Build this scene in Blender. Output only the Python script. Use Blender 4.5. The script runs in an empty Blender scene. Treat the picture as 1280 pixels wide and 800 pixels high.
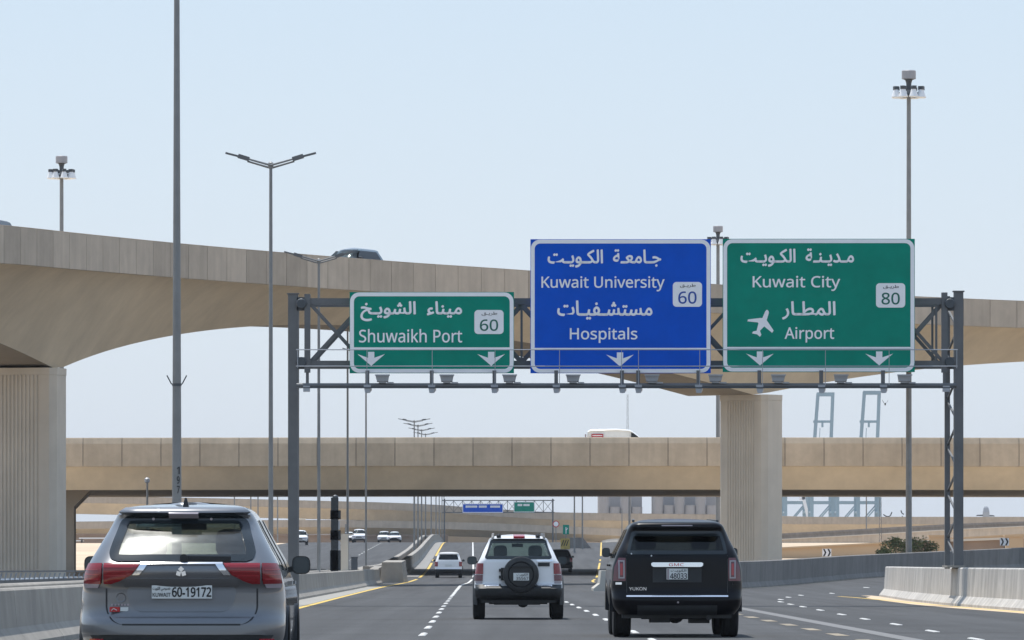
import bpy, math, random
from math import pi, sin, cos, sqrt, radians, floor
from mathutils import Vector, Matrix
random.seed(7)
S = bpy.context.scene
COL = S.collection
# ------------------------------------------------------------------ camera
F = 7400.0; H0 = 703.0; EYE = 1.17
cam = bpy.data.cameras.new('camera'); cam.lens = 36 * F / 1280; cam.sensor_width = 36
cam.shift_y = (H0 - 400) / 1280; cam.clip_start = 0.5; cam.clip_end = 30000
co = bpy.data.objects.new('camera', cam); COL.objects.link(co)
co.location = (0, 0, EYE); co.rotation_euler = (pi / 2, 0, 0); S.camera = co
# ------------------------------------------------------------------ light
SUN_EL, SUN_AZ = 71, 33            # azimuth measured from the view direction towards the left
w = bpy.data.worlds.new('World'); S.world = w; w.use_nodes = True
nt = w.node_tree; nt.nodes.clear()
sky = nt.nodes.new('ShaderNodeTexSky'); sky.sky_type = 'NISHITA'; sky.sun_disc = False
sky.sun_elevation = radians(SUN_EL); sky.sun_rotation = radians(-SUN_AZ)
sky.air_density = 1.0; sky.dust_density = 1.6; sky.ozone_density = 4.0
bg = nt.nodes.new('ShaderNodeBackground'); bg.inputs[1].default_value = 0.15
wo = nt.nodes.new('ShaderNodeOutputWorld')
# dusty Gulf sky: a quarter clear-air Nishita, the rest an even pale haze that deepens with height
sm_ = nt.nodes.new('ShaderNodeVectorMath'); sm_.operation = 'SCALE'; sm_.inputs['Scale'].default_value = .12 / .15
nt.links.new(sky.outputs[0], sm_.inputs[0])
tc = nt.nodes.new('ShaderNodeTexCoord'); sx_ = nt.nodes.new('ShaderNodeSeparateXYZ'); nt.links.new(tc.outputs['Generated'], sx_.inputs[0])
rp = nt.nodes.new('ShaderNodeValToRGB'); nt.links.new(sx_.outputs[2], rp.inputs[0]); e = rp.color_ramp.elements
K = 1 / .15
def hzc(c): return (*[v * .93 for v in c], 1)
e[0].position = 0.0; e[0].color = hzc((.625, .665, .715)); e[1].position = 1.0; e[1].color = hzc((.34, .48, .70))
for pz, c in ((.04, (.585, .65, .725)), (.10, (.505, .60, .70)), (.35, (.44, .56, .72))):
    q = e.new(pz); q.color = hzc(c)
hs_ = nt.nodes.new('ShaderNodeVectorMath'); hs_.operation = 'SCALE'; hs_.inputs['Scale'].default_value = K; nt.links.new(rp.outputs[0], hs_.inputs[0])
wb = nt.nodes.new('ShaderNodeMix'); wb.data_type = 'RGBA'; wb.inputs[0].default_value = .8
nt.links.new(sm_.outputs[0], wb.inputs[6]); nt.links.new(hs_.outputs[0], wb.inputs[7]); nt.links.new(wb.outputs[2], bg.inputs[0]); nt.links.new(bg.outputs[0], wo.inputs[0])
sl = bpy.data.lights.new('sun', 'SUN'); sl.energy = 3.4; sl.angle = radians(0.55); sl.color = (1, .955, .89)
so = bpy.data.objects.new('sun', sl); COL.objects.link(so)
sd = Vector((-sin(radians(SUN_AZ)) * cos(radians(SUN_EL)), cos(radians(SUN_AZ)) * cos(radians(SUN_EL)), sin(radians(SUN_EL))))
so.rotation_euler = sd.to_track_quat('Z', 'Y').to_euler(); so.location = (0, 0, 60)
S.view_settings.view_transform = 'Standard'; S.view_settings.look = 'None'
S.view_settings.exposure = 0.5; S.view_settings.gamma = 1
S.render.engine = 'CYCLES'; S.cycles.use_denoising = True
S.cycles.max_bounces = 8; S.cycles.transparent_max_bounces = 16; S.cycles.volume_bounces = 0
S.cycles.sample_clamp_indirect = 6
# ------------------------------------------------------------------ helpers
def pchip(tab):
    xs = [a for a, b in tab]; ys = [b for a, b in tab]; n = len(xs)
    d = [(ys[i + 1] - ys[i]) / (xs[i + 1] - xs[i]) for i in range(n - 1)]
    m = [0.0] * n; m[0] = d[0]; m[-1] = d[-1]
    for i in range(1, n - 1):
        m[i] = 0 if d[i - 1] * d[i] <= 0 else 2 * d[i - 1] * d[i] / (d[i - 1] + d[i])
    def f(x):
        if x <= xs[0]: return ys[0] + (m[0] * (x - xs[0]) if EXT[0] else 0)
        if x >= xs[-1]: return ys[-1] + (m[-1] * (x - xs[-1]) if EXT[0] else 0)
        i = 0
        while x > xs[i + 1]: i += 1
        h = xs[i + 1] - xs[i]; t = (x - xs[i]) / h
        return ((2*t**3 - 3*t*t + 1) * ys[i] + (t**3 - 2*t*t + t) * h * m[i] + (3*t*t - 2*t**3) * ys[i + 1] + (t**3 - t*t) * h * m[i + 1])
    return f
EXT = [False]
def lin(tab):
    def f(x):
        if x <= tab[0][0]: return tab[0][1]
        for (a, b), (c, d) in zip(tab, tab[1:]):
            if x <= c: return b + (d - b) * (x - a) / (c - a)
        return tab[-1][1]
    return f
def wx(px, D): return (px - 640) * D / F           # lateral metres of an image column at distance D
def wz(py, D): return EYE + (H0 - py) * D / F
def P(px, py, D): return Vector((wx(px, D), D, wz(py, D)))

class MB:
    def __init__(s): s.v = []; s.f = []; s.mi = []; s.cur = 0
    def add(s, vs, fs):
        o = len(s.v); s.v += [tuple(v) for v in vs]; s.f += [tuple(i + o for i in f) for f in fs]; s.mi += [s.cur] * len(fs); return s
    def box(s, c, d, rz=0, rx=0, ry=0):
        M = Matrix.Rotation(rz, 3, 'Z') @ Matrix.Rotation(ry, 3, 'Y') @ Matrix.Rotation(rx, 3, 'X'); c = Vector(c)
        vs = [c + M @ Vector((x * d[0] / 2, y * d[1] / 2, z * d[2] / 2)) for x in (-1, 1) for y in (-1, 1) for z in (-1, 1)]
        return s.add(vs, [(0, 1, 3, 2), (4, 6, 7, 5), (0, 4, 5, 1), (2, 3, 7, 6), (0, 2, 6, 4), (1, 5, 7, 3)])
    def bb(s, x0, x1, y0, y1, z0, z1): return s.box(((x0+x1)/2, (y0+y1)/2, (z0+z1)/2), (abs(x1-x0), abs(y1-y0), abs(z1-z0)))
    def tube(s, a, b, r0, r1=None, n=10, cap=True):
        a = Vector(a); b = Vector(b); r1 = r0 if r1 is None else r1
        q = (b - a).to_track_quat('Z', 'Y')
        vs = [a + q @ Vector((r0 * cos(2*pi*i/n), r0 * sin(2*pi*i/n), 0)) for i in range(n)] + [b + q @ Vector((r1 * cos(2*pi*i/n), r1 * sin(2*pi*i/n), 0)) for i in range(n)]
        fs = [(i, (i+1) % n, n + (i+1) % n, n + i) for i in range(n)]
        if cap: fs += [tuple(range(n))[::-1], tuple(range(n, 2*n))]
        return s.add(vs, fs)
    def beam(s, a, b, wd, ht):
        a = Vector(a); b = Vector(b); q = (b - a).to_track_quat('Y', 'Z'); L = (b - a).length; c = (a + b) / 2
        vs = [c + q @ Vector((x * wd / 2, y * L / 2, z * ht / 2)) for x in (-1, 1) for y in (-1, 1) for z in (-1, 1)]
        return s.add(vs, [(0, 1, 3, 2), (4, 6, 7, 5), (0, 4, 5, 1), (2, 3, 7, 6), (0, 2, 6, 4), (1, 5, 7, 3)])
    def loft(s, rings, cap=True, closed=True):
        n = len(rings[0]); vs = [p for r in rings for p in r]; fs = []
        for j in range(len(rings) - 1):
            for i in range(n if closed else n - 1):
                k = (i + 1) % n
                fs.append((j*n + i, j*n + k, (j+1)*n + k, (j+1)*n + i))
        if cap and closed: fs += [tuple(range(n))[::-1], tuple(range((len(rings)-1)*n, len(rings)*n))]
        return s.add(vs, fs)
    def lathe(s, prof, c=(0, 0, 0), n=20, axis='Z'):
        rings = []
        for r, h in prof:
            R = []
            for i in range(n):
                a = 2*pi*i/n; p = (r*cos(a), r*sin(a), h)
                if axis == 'X': p = (h, r*cos(a), r*sin(a))
                if axis == 'Y': p = (r*cos(a), h, r*sin(a))
                R.append((p[0]+c[0], p[1]+c[1], p[2]+c[2]))
            rings.append(R)
        return s.loft(rings)
    def prism(s, poly, y0, y1):      # poly in x,z ; extruded along y
        n = len(poly)
        return s.add([(x, y0, z) for x, z in poly] + [(x, y1, z) for x, z in poly], [tuple(range(n)), tuple(range(n, 2*n))[::-1]] + [(i, n+i, n+(i+1) % n, (i+1) % n) for i in range(n)])
    def mesh(s, name, mats, smooth=None):
        m = bpy.data.meshes.new(name); m.from_pydata(s.v, [], s.f)
        for x in (mats if isinstance(mats, (list, tuple)) else [mats]): m.materials.append(x)
        if any(s.mi): m.polygons.foreach_set('material_index', s.mi)
        import bmesh
        bm = bmesh.new(); bm.from_mesh(m); bmesh.ops.recalc_face_normals(bm, faces=bm.faces); bm.to_mesh(m); bm.free()
        if smooth is not None:
            m.polygons.foreach_set('use_smooth', [True] * len(m.polygons)); m.set_sharp_from_angle(angle=radians(smooth))
        m.update(); return m
    def build(s, name, mats, parent=None, smooth=None, loc=None):
        o = bpy.data.objects.new(name, s.mesh(name, mats, smooth)); COL.objects.link(o)
        if loc is not None: o.location = loc
        if parent: o.parent = parent
        return o
def tag(o, label=None, cat=None, group=None, kind=None):
    for k, v in (('label', label), ('category', cat), ('group', group), ('kind', kind)):
        if v: o[k] = v
    return o
def root(name, loc, label, cat, group=None, rz=0):
    o = bpy.data.objects.new(name, None); o.empty_display_size = .3; COL.objects.link(o); o.location = loc; o.rotation_euler = (0, 0, rz)
    return tag(o, label, cat, group)
def link_copy(o, parent=None, label=None):
    c = o.copy(); COL.objects.link(c)
    if parent: c.parent = parent
    if label: c['label'] = label
    for ch in list(o.children): link_copy(ch, c)
    return c
# ------------------------------------------------------------------ materials
def mat(name, col, rough=.6, metal=0, var=0.0, scale=3, bump=0, bscale=40, coat=0, streak=0, rnd=0, spec=None, emit=None, flake=0):
    m = bpy.data.materials.new(name); m.use_nodes = True; n = m.node_tree.nodes; l = m.node_tree.links
    b = n['Principled BSDF']; b.inputs['Roughness'].default_value = rough; b.inputs['Metallic'].default_value = metal
    b.inputs['Base Color'].default_value = (*col, 1)
    if coat: b.inputs['Coat Weight'].default_value = coat; b.inputs['Coat Roughness'].default_value = .04
    if spec is not None: b.inputs['Specular IOR Level'].default_value = spec
    geo = n.new('ShaderNodeNewGeometry')
    cur = None
    def mul(fac_socket, lo, hi, prev):
        mr = n.new('ShaderNodeMapRange'); mr.inputs[3].default_value = lo; mr.inputs[4].default_value = hi
        l.new(fac_socket, mr.inputs[0])
        hs = n.new('ShaderNodeHueSaturation')
        if prev is None: hs.inputs['Color'].default_value = (*col, 1)
        else: l.new(prev, hs.inputs['Color'])
        l.new(mr.outputs[0], hs.inputs['Value']); return hs.outputs[0], mr
    if var:
        t = n.new('ShaderNodeTexNoise'); t.inputs['Scale'].default_value = scale; t.inputs['Detail'].default_value = 8; t.inputs['Roughness'].default_value = .62
        l.new(geo.outputs['Position'], t.inputs['Vector'])
        cur, mr = mul(t.outputs[0], 1 - var, 1 + var, cur); mr.inputs[1].default_value = .3; mr.inputs[2].default_value = .7
    if streak:
        mp = n.new('ShaderNodeMapping'); mp.inputs['Scale'].default_value = (1.6, 1.6, .12)
        l.new(geo.outputs['Position'], mp.inputs['Vector'])
        t = n.new('ShaderNodeTexNoise'); t.inputs['Scale'].default_value = 1.3; t.inputs['Detail'].default_value = 6; l.new(mp.outputs[0], t.inputs['Vector'])
        cur, mr = mul(t.outputs[0], 1 - streak, 1 + streak * .6, cur); mr.inputs[1].default_value = .32; mr.inputs[2].default_value = .68
    if rnd:
        oi = n.new('ShaderNodeObjectInfo'); cur, mr = mul(oi.outputs['Random'], 1 - rnd, 1 + rnd * .6, cur)
    if cur is not None: l.new(cur, b.inputs['Base Color'])
    if bump:
        t = n.new('ShaderNodeTexNoise'); t.inputs['Scale'].default_value = bscale; t.inputs['Detail'].default_value = 4; l.new(geo.outputs['Position'], t.inputs['Vector'])
        bp = n.new('ShaderNodeBump'); bp.inputs['Strength'].default_value = bump; bp.inputs['Distance'].default_value = .02
        l.new(t.outputs[0], bp.inputs['Height']); l.new(bp.outputs[0], b.inputs['Normal'])
    if emit: b.inputs['Emission Color'].default_value = (*emit[0], 1); b.inputs['Emission Strength'].default_value = emit[1]
    return m
def glass(name, tint, gloss=.06, dust=0, dust_spot=None, film=0):
    m = bpy.data.materials.new(name); m.use_nodes = True; n = m.node_tree.nodes; l = m.node_tree.links; n.clear()
    o = n.new('ShaderNodeOutputMaterial'); tr = n.new('ShaderNodeBsdfTransparent'); tr.inputs[0].default_value = (*tint, 1)
    gl = n.new('ShaderNodeBsdfGlossy'); gl.inputs['Roughness'].default_value = .03
    lw = n.new('ShaderNodeLayerWeight'); lw.inputs[0].default_value = .5; pwr = n.new('ShaderNodeMath'); pwr.operation = 'POWER'; pwr.inputs[1].default_value = 4; l.new(lw.outputs['Facing'], pwr.inputs[0]); fr = n.new('ShaderNodeMath'); fr.operation = 'MULTIPLY_ADD'; fr.inputs[1].default_value = .85; fr.inputs[2].default_value = .03; l.new(pwr.outputs[0], fr.inputs[0])
    mx = n.new('ShaderNodeMixShader'); l.new(fr.outputs[0], mx.inputs[0]); l.new(tr.outputs[0], mx.inputs[1]); l.new(gl.outputs[0], mx.inputs[2])
    out = mx.outputs[0]
    if film:        # a thin smeared film that spreads the sun's reflection
        g2 = n.new('ShaderNodeBsdfGlossy'); g2.inputs['Roughness'].default_value = .23; tc0 = n.new('ShaderNodeTexCoord'); mp0 = n.new('ShaderNodeMapping'); mp0.inputs['Scale'].default_value = (3, 3, 9); mp0.inputs['Rotation'].default_value = (0, .5, 0)
        t0 = n.new('ShaderNodeTexNoise'); t0.inputs['Scale'].default_value = 2.5; t0.inputs['Detail'].default_value = 6; l.new(tc0.outputs['Object'], mp0.inputs[0]); l.new(mp0.outputs[0], t0.inputs['Vector'])
        r0 = n.new('ShaderNodeMapRange'); r0.inputs[1].default_value = .3; r0.inputs[2].default_value = .7; r0.inputs[3].default_value = film*.75; r0.inputs[4].default_value = film*1.25; l.new(t0.outputs[0], r0.inputs[0])
        m0 = n.new('ShaderNodeMixShader'); l.new(r0.outputs[0], m0.inputs[0]); l.new(out, m0.inputs[1]); l.new(g2.outputs[0], m0.inputs[2]); out = m0.outputs[0]
    if dust:
        df = n.new('ShaderNodeBsdfDiffuse'); df.inputs[0].default_value = (.6, .6, .56, 1)
        tl = n.new('ShaderNodeBsdfTranslucent'); tl.inputs[0].default_value = (.7, .7, .66, 1)
        ad = n.new('ShaderNodeMixShader'); ad.inputs[0].default_value = .5; l.new(df.outputs[0], ad.inputs[1]); l.new(tl.outputs[0], ad.inputs[2])
        tc = n.new('ShaderNodeTexCoord'); t = n.new('ShaderNodeTexNoise'); t.inputs['Scale'].default_value = 5; t.inputs['Detail'].default_value = 5
        l.new(tc.outputs['Object'], t.inputs['Vector'])
        fac = n.new('ShaderNodeMath'); fac.operation = 'MULTIPLY'; fac.inputs[1].default_value = dust; l.new(t.outputs[0], fac.inputs[0])
        fs = fac.outputs[0]
        if dust_spot:
            d = n.new('ShaderNodeVectorMath'); d.operation = 'DISTANCE'; d.inputs[1].default_value = dust_spot[0]; l.new(tc.outputs['Object'], d.inputs[0])
            mr = n.new('ShaderNodeMapRange'); mr.interpolation_type = 'SMOOTHERSTEP'; mr.inputs[1].default_value = 0; mr.inputs[2].default_value = dust_spot[1]; mr.inputs[3].default_value = dust_spot[2]; mr.inputs[4].default_value = 0
            l.new(d.outputs['Value'], mr.inputs[0])
            a2 = n.new('ShaderNodeMath'); a2.operation = 'ADD'; a2.use_clamp = True; l.new(fs, a2.inputs[0]); l.new(mr.outputs[0], a2.inputs[1]); fs = a2.outputs[0]
        m2 = n.new('ShaderNodeMixShader'); l.new(fs, m2.inputs[0]); l.new(out, m2.inputs[1]); l.new(ad.outputs[0], m2.inputs[2]); out = m2.outputs[0]
    l.new(out, o.inputs[0]); return m
M = {}
M['sand'] = mat('sand', (.55, .43, .30), .95, var=.16, scale=.05, bump=.3, bscale=2)
def asphalt():
    m = mat('asphalt', (.046, .0475, .050), .86, var=.10, scale=.25, bump=.5, bscale=60)
    n = m.node_tree.nodes; l = m.node_tree.links; b = n['Principled BSDF']
    prev = b.inputs['Base Color'].links[0].from_socket
    geo = [x for x in n if x.type == 'NEW_GEOMETRY'][0]
    mp = n.new('ShaderNodeMapping'); mp.inputs['Scale'].default_value = (1.5, .022, 1); mp.inputs['Rotation'].default_value = (0, 0, -.0065); l.new(geo.outputs['Position'], mp.inputs['Vector'])
    t = n.new('ShaderNodeTexNoise'); t.inputs['Scale'].default_value = 1; t.inputs['Detail'].default_value = 5; l.new(mp.outputs[0], t.inputs['Vector'])
    mr = n.new('ShaderNodeMapRange'); mr.inputs[1].default_value = .3; mr.inputs[2].default_value = .7; mr.inputs[3].default_value = .68; mr.inputs[4].default_value = 1.26; l.new(t.outputs[0], mr.inputs[0])
    hs = n.new('ShaderNodeHueSaturation'); l.new(prev, hs.inputs['Color']); l.new(mr.outputs[0], hs.inputs['Value'])
    # cross joints and patches: irregular bands across the carriageway
    mp2 = n.new('ShaderNodeMapping'); mp2.inputs['Scale'].default_value = (.05, .22, 1); l.new(geo.outputs['Position'], mp2.inputs['Vector'])
    t2 = n.new('ShaderNodeTexNoise'); t2.inputs['Scale'].default_value = 1; t2.inputs['Detail'].default_value = 3; l.new(mp2.outputs[0], t2.inputs['Vector'])
    mr2 = n.new('ShaderNodeMapRange'); mr2.inputs[1].default_value = .58; mr2.inputs[2].default_value = .64; mr2.inputs[3].default_value = 1; mr2.inputs[4].default_value = .8; l.new(t2.outputs[0], mr2.inputs[0])
    h2 = n.new('ShaderNodeHueSaturation'); l.new(hs.outputs[0], h2.inputs['Color']); l.new(mr2.outputs[0], h2.inputs['Value'])
    mp3 = n.new('ShaderNodeMapping'); mp3.inputs['Scale'].default_value = (.10, .55, 1); l.new(geo.outputs['Position'], mp3.inputs['Vector'])
    t3 = n.new('ShaderNodeTexNoise'); t3.inputs['Scale'].default_value = 1; t3.inputs['Detail'].default_value = 4; l.new(mp3.outputs[0], t3.inputs['Vector'])
    d3 = n.new('ShaderNodeMath'); d3.operation = 'SUBTRACT'; d3.inputs[1].default_value = .5; l.new(t3.outputs[0], d3.inputs[0])
    a3 = n.new('ShaderNodeMath'); a3.operation = 'ABSOLUTE'; l.new(d3.outputs[0], a3.inputs[0])
    mr3 = n.new('ShaderNodeMapRange'); mr3.inputs[1].default_value = .004; mr3.inputs[2].default_value = .014; mr3.inputs[3].default_value = .72; mr3.inputs[4].default_value = 1; l.new(a3.outputs[0], mr3.inputs[0])
    h3 = n.new('ShaderNodeHueSaturation'); l.new(h2.outputs[0], h3.inputs['Color']); l.new(mr3.outputs[0], h3.inputs['Value'])
    l.new(h3.outputs[0], b.inputs['Base Color']); return m
M['asphalt'] = asphalt()
M['beige'] = mat('beige_concrete', (.60, .51, .38), .9, var=.11, scale=.35, bump=.25, bscale=18, streak=.03)
M['panel'] = mat('panel_concrete', (.47, .40, .32), .9, var=.10, scale=.8, bump=.25, bscale=18, streak=.08, rnd=.15)
M['pier'] = mat('pier_concrete', (.60, .54, .455), .9, var=.08, scale=.5, bump=.25, bscale=20, streak=.05)
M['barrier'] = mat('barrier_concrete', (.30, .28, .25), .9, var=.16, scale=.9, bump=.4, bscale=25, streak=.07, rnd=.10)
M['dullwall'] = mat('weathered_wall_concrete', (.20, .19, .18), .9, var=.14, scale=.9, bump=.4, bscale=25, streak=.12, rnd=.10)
M['shade_concrete'] = mat('shade_darkened_concrete', (.26, .23, .19), .9, var=.1, scale=.5)  # same concrete, with the shade under the bridges put into its colour
M['steel'] = mat('painted_grey_steel', (.13, .135, .14), .55, .2, var=.12, scale=2)
M['steel_dark'] = mat('dark_steel', (.07, .08, .09), .5, .3, var=.1, scale=3)
M['galv'] = mat('galvanised_pole', (.22, .225, .225), .5, .3, var=.12, scale=2)
M['lampgrey'] = mat('lamp_grey', (.36, .38, .41), .45, .2, var=.08)
M['lampwhite'] = mat('lamp_white', (.78, .8, .82), .35)
M['green'] = mat('sign_green', (.0, .245, .17), .6, spec=.15, var=.10, scale=1.5)
M['blue'] = mat('sign_blue', (.0, .088, .56), .6, spec=.15, var=.08, scale=1.5)
M['signwhite'] = mat('sign_white', (.88, .88, .89), .5, var=.04, scale=2)
M['signback'] = mat('sign_edge', (.3, .32, .33), .5, .5)
M['ink_green'] = mat('green_numerals', (.0, .13, .09), .5)
M['ink_blue'] = mat('blue_numerals', (.01, .07, .36), .5)
M['yellow'] = mat('yellow_paint', (.62, .43, .10), .8, var=.25, scale=1.2)
M['oldyellow'] = mat('faded_yellow_paint', (.27, .23, .17), .85, var=.25, scale=1.5)
M['whitepaint'] = mat('white_road_paint', (.58, .58, .56), .75, var=.15, scale=2)
M['black'] = mat('black_plastic', (.015, .016, .018), .45)
M['rubber'] = mat('tyre_rubber', (.018, .018, .019), .85, var=.15, scale=30)
M['rim'] = mat('alloy_rim', (.45, .46, .48), .3, .9)
M['chrome'] = mat('chrome', (.82, .83, .85), .14, 1.0)
M['red'] = mat('tail_lamp_red', (.23, .004, .009), .15, coat=.6)
M['redlight'] = mat('bright_red_lens', (.42, .025, .035), .2, coat=.6)
M['lens'] = mat('clear_lens', (.34, .29, .31), .15, coat=.7)
M['interior'] = mat('dark_interior', (.022, .023, .025), .8, var=.2, scale=6)
M['seat'] = mat('grey_seat', (.05, .05, .053), .85, var=.15, scale=8)
M['plate'] = mat('number_plate', (.70, .72, .70), .5, var=.05)
M['ink'] = mat('black_ink', (.015, .015, .018), .6)
M['redink'] = mat('red_ink', (.5, .03, .03), .5)
M['p_grey'] = mat('grey_metallic_paint', (.165, .168, .176), .34, .7, var=.05, scale=3, coat=1.0)
M['p_black'] = mat('black_paint', (.004, .004, .006), .3, .0, coat=.22, spec=.12)
M['p_silver'] = mat('silver_paint', (.80, .80, .80), .4, .1, var=.04, coat=.8)
M['p_white'] = mat('white_paint', (.82, .82, .81), .35, 0, var=.04, coat=.5)
M['p_blue'] = mat('blue_grey_paint', (.10, .14, .17), .3, .5, coat=.8)
M['clad'] = mat('dark_cladding', (.022, .024, .026), .55, var=.2, scale=5)
M['g_light'] = glass('light_tint_glass', (.88, .93, .90), dust=.03)
M['g_out'] = glass('dusty_rear_glass', (.47, .53, .52), dust=.07, film=.055)
M['g_dark'] = glass('privacy_glass', (.13, .15, .165), dust=.002)
M['g_mid'] = glass('medium_tint_glass', (.70, .77, .74), dust=.02)
M['frit'] = mat('black_glass_border', (.02, .026, .03), .08)
M['mirror'] = mat('mirror_glass', (.05, .065, .075), .12, .3)  # dark colour stands in for a dark reflection in the mirrors
M['leaf'] = mat('bush_leaf', (.26, .31, .15), .8, var=.3, scale=2)
M['bark'] = mat('bark', (.2, .15, .1), .9)
M['dull_yellow'] = mat('dull_yellow', (.40, .30, .08), .8, var=.2)
M['crane'] = mat('crane_blue_grey', (.20, .30, .36), .6, var=.1, scale=.05)
M['silo'] = mat('silo_concrete', (.30, .29, .29), .9, var=.08, scale=.05)
M['brownwall'] = mat('brown_wall', (.27, .20, .15), .9, var=.15, scale=.4)
M['tanwall'] = mat('tan_wall', (.50, .37, .24), .9, var=.08, scale=.15)
M['blackwrap'] = mat('black_wrap', (.02, .027, .033), .5, var=.2, scale=6, bump=.6, bscale=10)

# ------------------------------------------------------------------ text
AR = {'ا':(0xFE8D,2),'ة':(0xFE93,2),'ت':(0xFE95,4),'ج':(0xFE9D,4),'خ':(0xFEA5,4),'د':(0xFEA9,2),'ر':(0xFEAD,2),'س':(0xFEB1,4),'ش':(0xFEB5,4),'ط':(0xFEC1,4),
      'ع':(0xFEC9,4),'ف':(0xFED1,4),'ق':(0xFED5,4),'ك':(0xFED9,4),'ل':(0xFEDD,4),'م':(0xFEE1,4),'ن':(0xFEE5,4),'و':(0xFEED,2),'ي':(0xFEF1,4),'ء':(0xFE80,1),'ص':(0xFEB9,4),'ـ':(0x640,4)}
def arabic(s):
    out = []
    for i, c in enumerate(s):
        if c not in AR: out.append(c); continue
        base, n = AR[c]
        pj = i > 0 and s[i-1] in AR and AR[s[i-1]][1] == 4 and n > 1
        nj = i + 1 < len(s) and s[i+1] in AR and AR[s[i+1]][1] > 1 and n == 4
        if c == 'ـ': out.append(c); continue
        k = 3 if (pj and nj) else 2 if nj else 1 if pj else 0
        out.append(chr(base + k))
    return ''.join(reversed(out))
def sans(s):       # plain geometric sans letters, as on the signs
    out = []
    for c in s:
        if 'A' <= c <= 'Z': out.append(chr(0x1D5A0 + ord(c) - 65))
        elif 'a' <= c <= 'z': out.append(chr(0x1D5BA + ord(c) - 97))
        elif '0' <= c <= '9': out.append(chr(0x1D7E2 + ord(c) - 48))
        else: out.append(c)
    return ''.join(out)
def text_data(body, bold=0.0):
    body = sans(body)
    c = bpy.data.curves.new('text', 'FONT'); c.body = body; c.offset = bold; c.resolution_u = 4; c.fill_mode = 'FRONT' if hasattr(c, 'fill_mode') else c.fill_mode
    o = bpy.data.objects.new('text', c); COL.objects.link(o)
    dg = bpy.context.evaluated_depsgraph_get(); m = o.evaluated_get(dg).to_mesh()
    vs = [tuple(v.co) for v in m.vertices]; fs = [tuple(p.vertices) for p in m.polygons]
    o.evaluated_get(dg).to_mesh_clear(); bpy.data.objects.remove(o); bpy.data.curves.remove(c)
    return vs, fs
def text_part(name, body, x0, x1, z0, z1, y, material, parent, bold=0.012, base=None):
    """lettering fitted to x0..x1 and z0..z1 in the parent's XZ plane, facing -Y"""
    vs, fs = text_data(body, 0)
    ax, bx = min(v[0] for v in vs), max(v[0] for v in vs); ay, by = min(v[1] for v in vs), max(v[1] for v in vs)
    m = MB(); d = bold*(z1-z0)*.62       # strokes are thickened by stacked, slightly shifted layers 0.4 mm apart
    for k_, (ox, oz) in enumerate(((0, 0), (-1, 0), (1, 0), (0, 1), (0, -1), (.7, .7), (-.7, -.7)) if bold > .005 else ((0, 0),)):
        m.add([(x0 + (v[0]-ax)/(bx-ax)*(x1-x0) + ox*d, y - .0004*k_, z0 + (v[1]-ay)/(by-ay)*(z1-z0) + oz*d) for v in vs], fs)
    me = bpy.data.meshes.new(name); me.from_pydata(m.v, [], m.f); me.materials.append(material)
    o = bpy.data.objects.new(name, me); COL.objects.link(o); o.parent = parent; return o

# ================================================================== GROUND
EXT[0] = True
prof = pchip([(0, 0), (330, 0), (380, .07), (402, .2), (440, .5), (540, 1.4), (640, 2.6), (740, 3.62), (860, 4.0), (1000, 3.7), (1300, 3.0), (2000, 3.0), (9000, 3.0)])
base = lin([(0, -.85), (160, -1.83), (300, -2.6), (340, -2.5), (400, -2.6), (540, -3.55), (740, -4.9), (1000, -6.7), (1300, -8.8)])
EXT[0] = False
def sstep(a, b, x): t = max(0, min(1, (x-a)/(b-a))); return t*t*(3-2*t)
def gz(X, D):
    z = prof(D)
    z += min(2.4, .04 * max(0, X - 9)) * sstep(225, 300, D) * (1 - .97 * sstep(400, 520, D))
    return z
def sheet(name, rows, ncol, lf, rf, dz, material, parent=None, kind='structure'):
    m = MB(); vs = []
    for D in rows:
        a, b = lf(D), rf(D)
        for i in range(ncol + 1):
            X = a + (b-a)*i/ncol; vs.append((X, D, gz(X, D) + dz))
    n = ncol + 1
    m.add(vs, [(j*n+i, j*n+i+1, (j+1)*n+i+1, (j+1)*n+i) for j in range(len(rows)-1) for i in range(ncol)])
    o = m.build(name, material, parent, smooth=60)
    if kind and not parent: o['kind'] = kind
    return o
rows_far = [-60, 20, 60, 100, 150, 200, 225, 240, 255, 270, 285, 300, 315, 330, 345, 360, 380, 400, 420, 440, 470, 500, 540, 580, 620, 660, 700, 740, 780, 820, 860, 900, 950, 1000, 1100, 1200, 1300]
m = MB(); xs = [-7000, -2000, -600, -200, -80, -40, -20, -10, 0, 9, 15, 22, 30, 40, 60, 69, 80, 120, 250, 600, 2000, 7000]
rws = rows_far + [1600, 2200, 3500, 6000, 9000]
n = len(xs)
m.add([(X, D, gz(X, D) - .10) for D in rws for X in xs], [(j*n+i, j*n+i+1, (j+1)*n+i+1, (j+1)*n+i) for j in range(len(rws)-1) for i in range(n-1)])
tag(m.build('ground', M['sand'], smooth=60), kind='structure')
road = sheet('road', [d for d in rows_far if d <= 240] + [247], 14, lambda D: base(D) - 5.9, lambda D: 48, 0, M['asphalt'])
road2 = sheet('road_ahead', [247] + [d for d in rows_far if d > 247], 8, lambda D: base(D) - 4.9, lambda D: base(D) + lin([(247, 8.2), (330, 8.6), (570, 15.5), (760, 19.5)])(D), 0, M['asphalt'])
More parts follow.
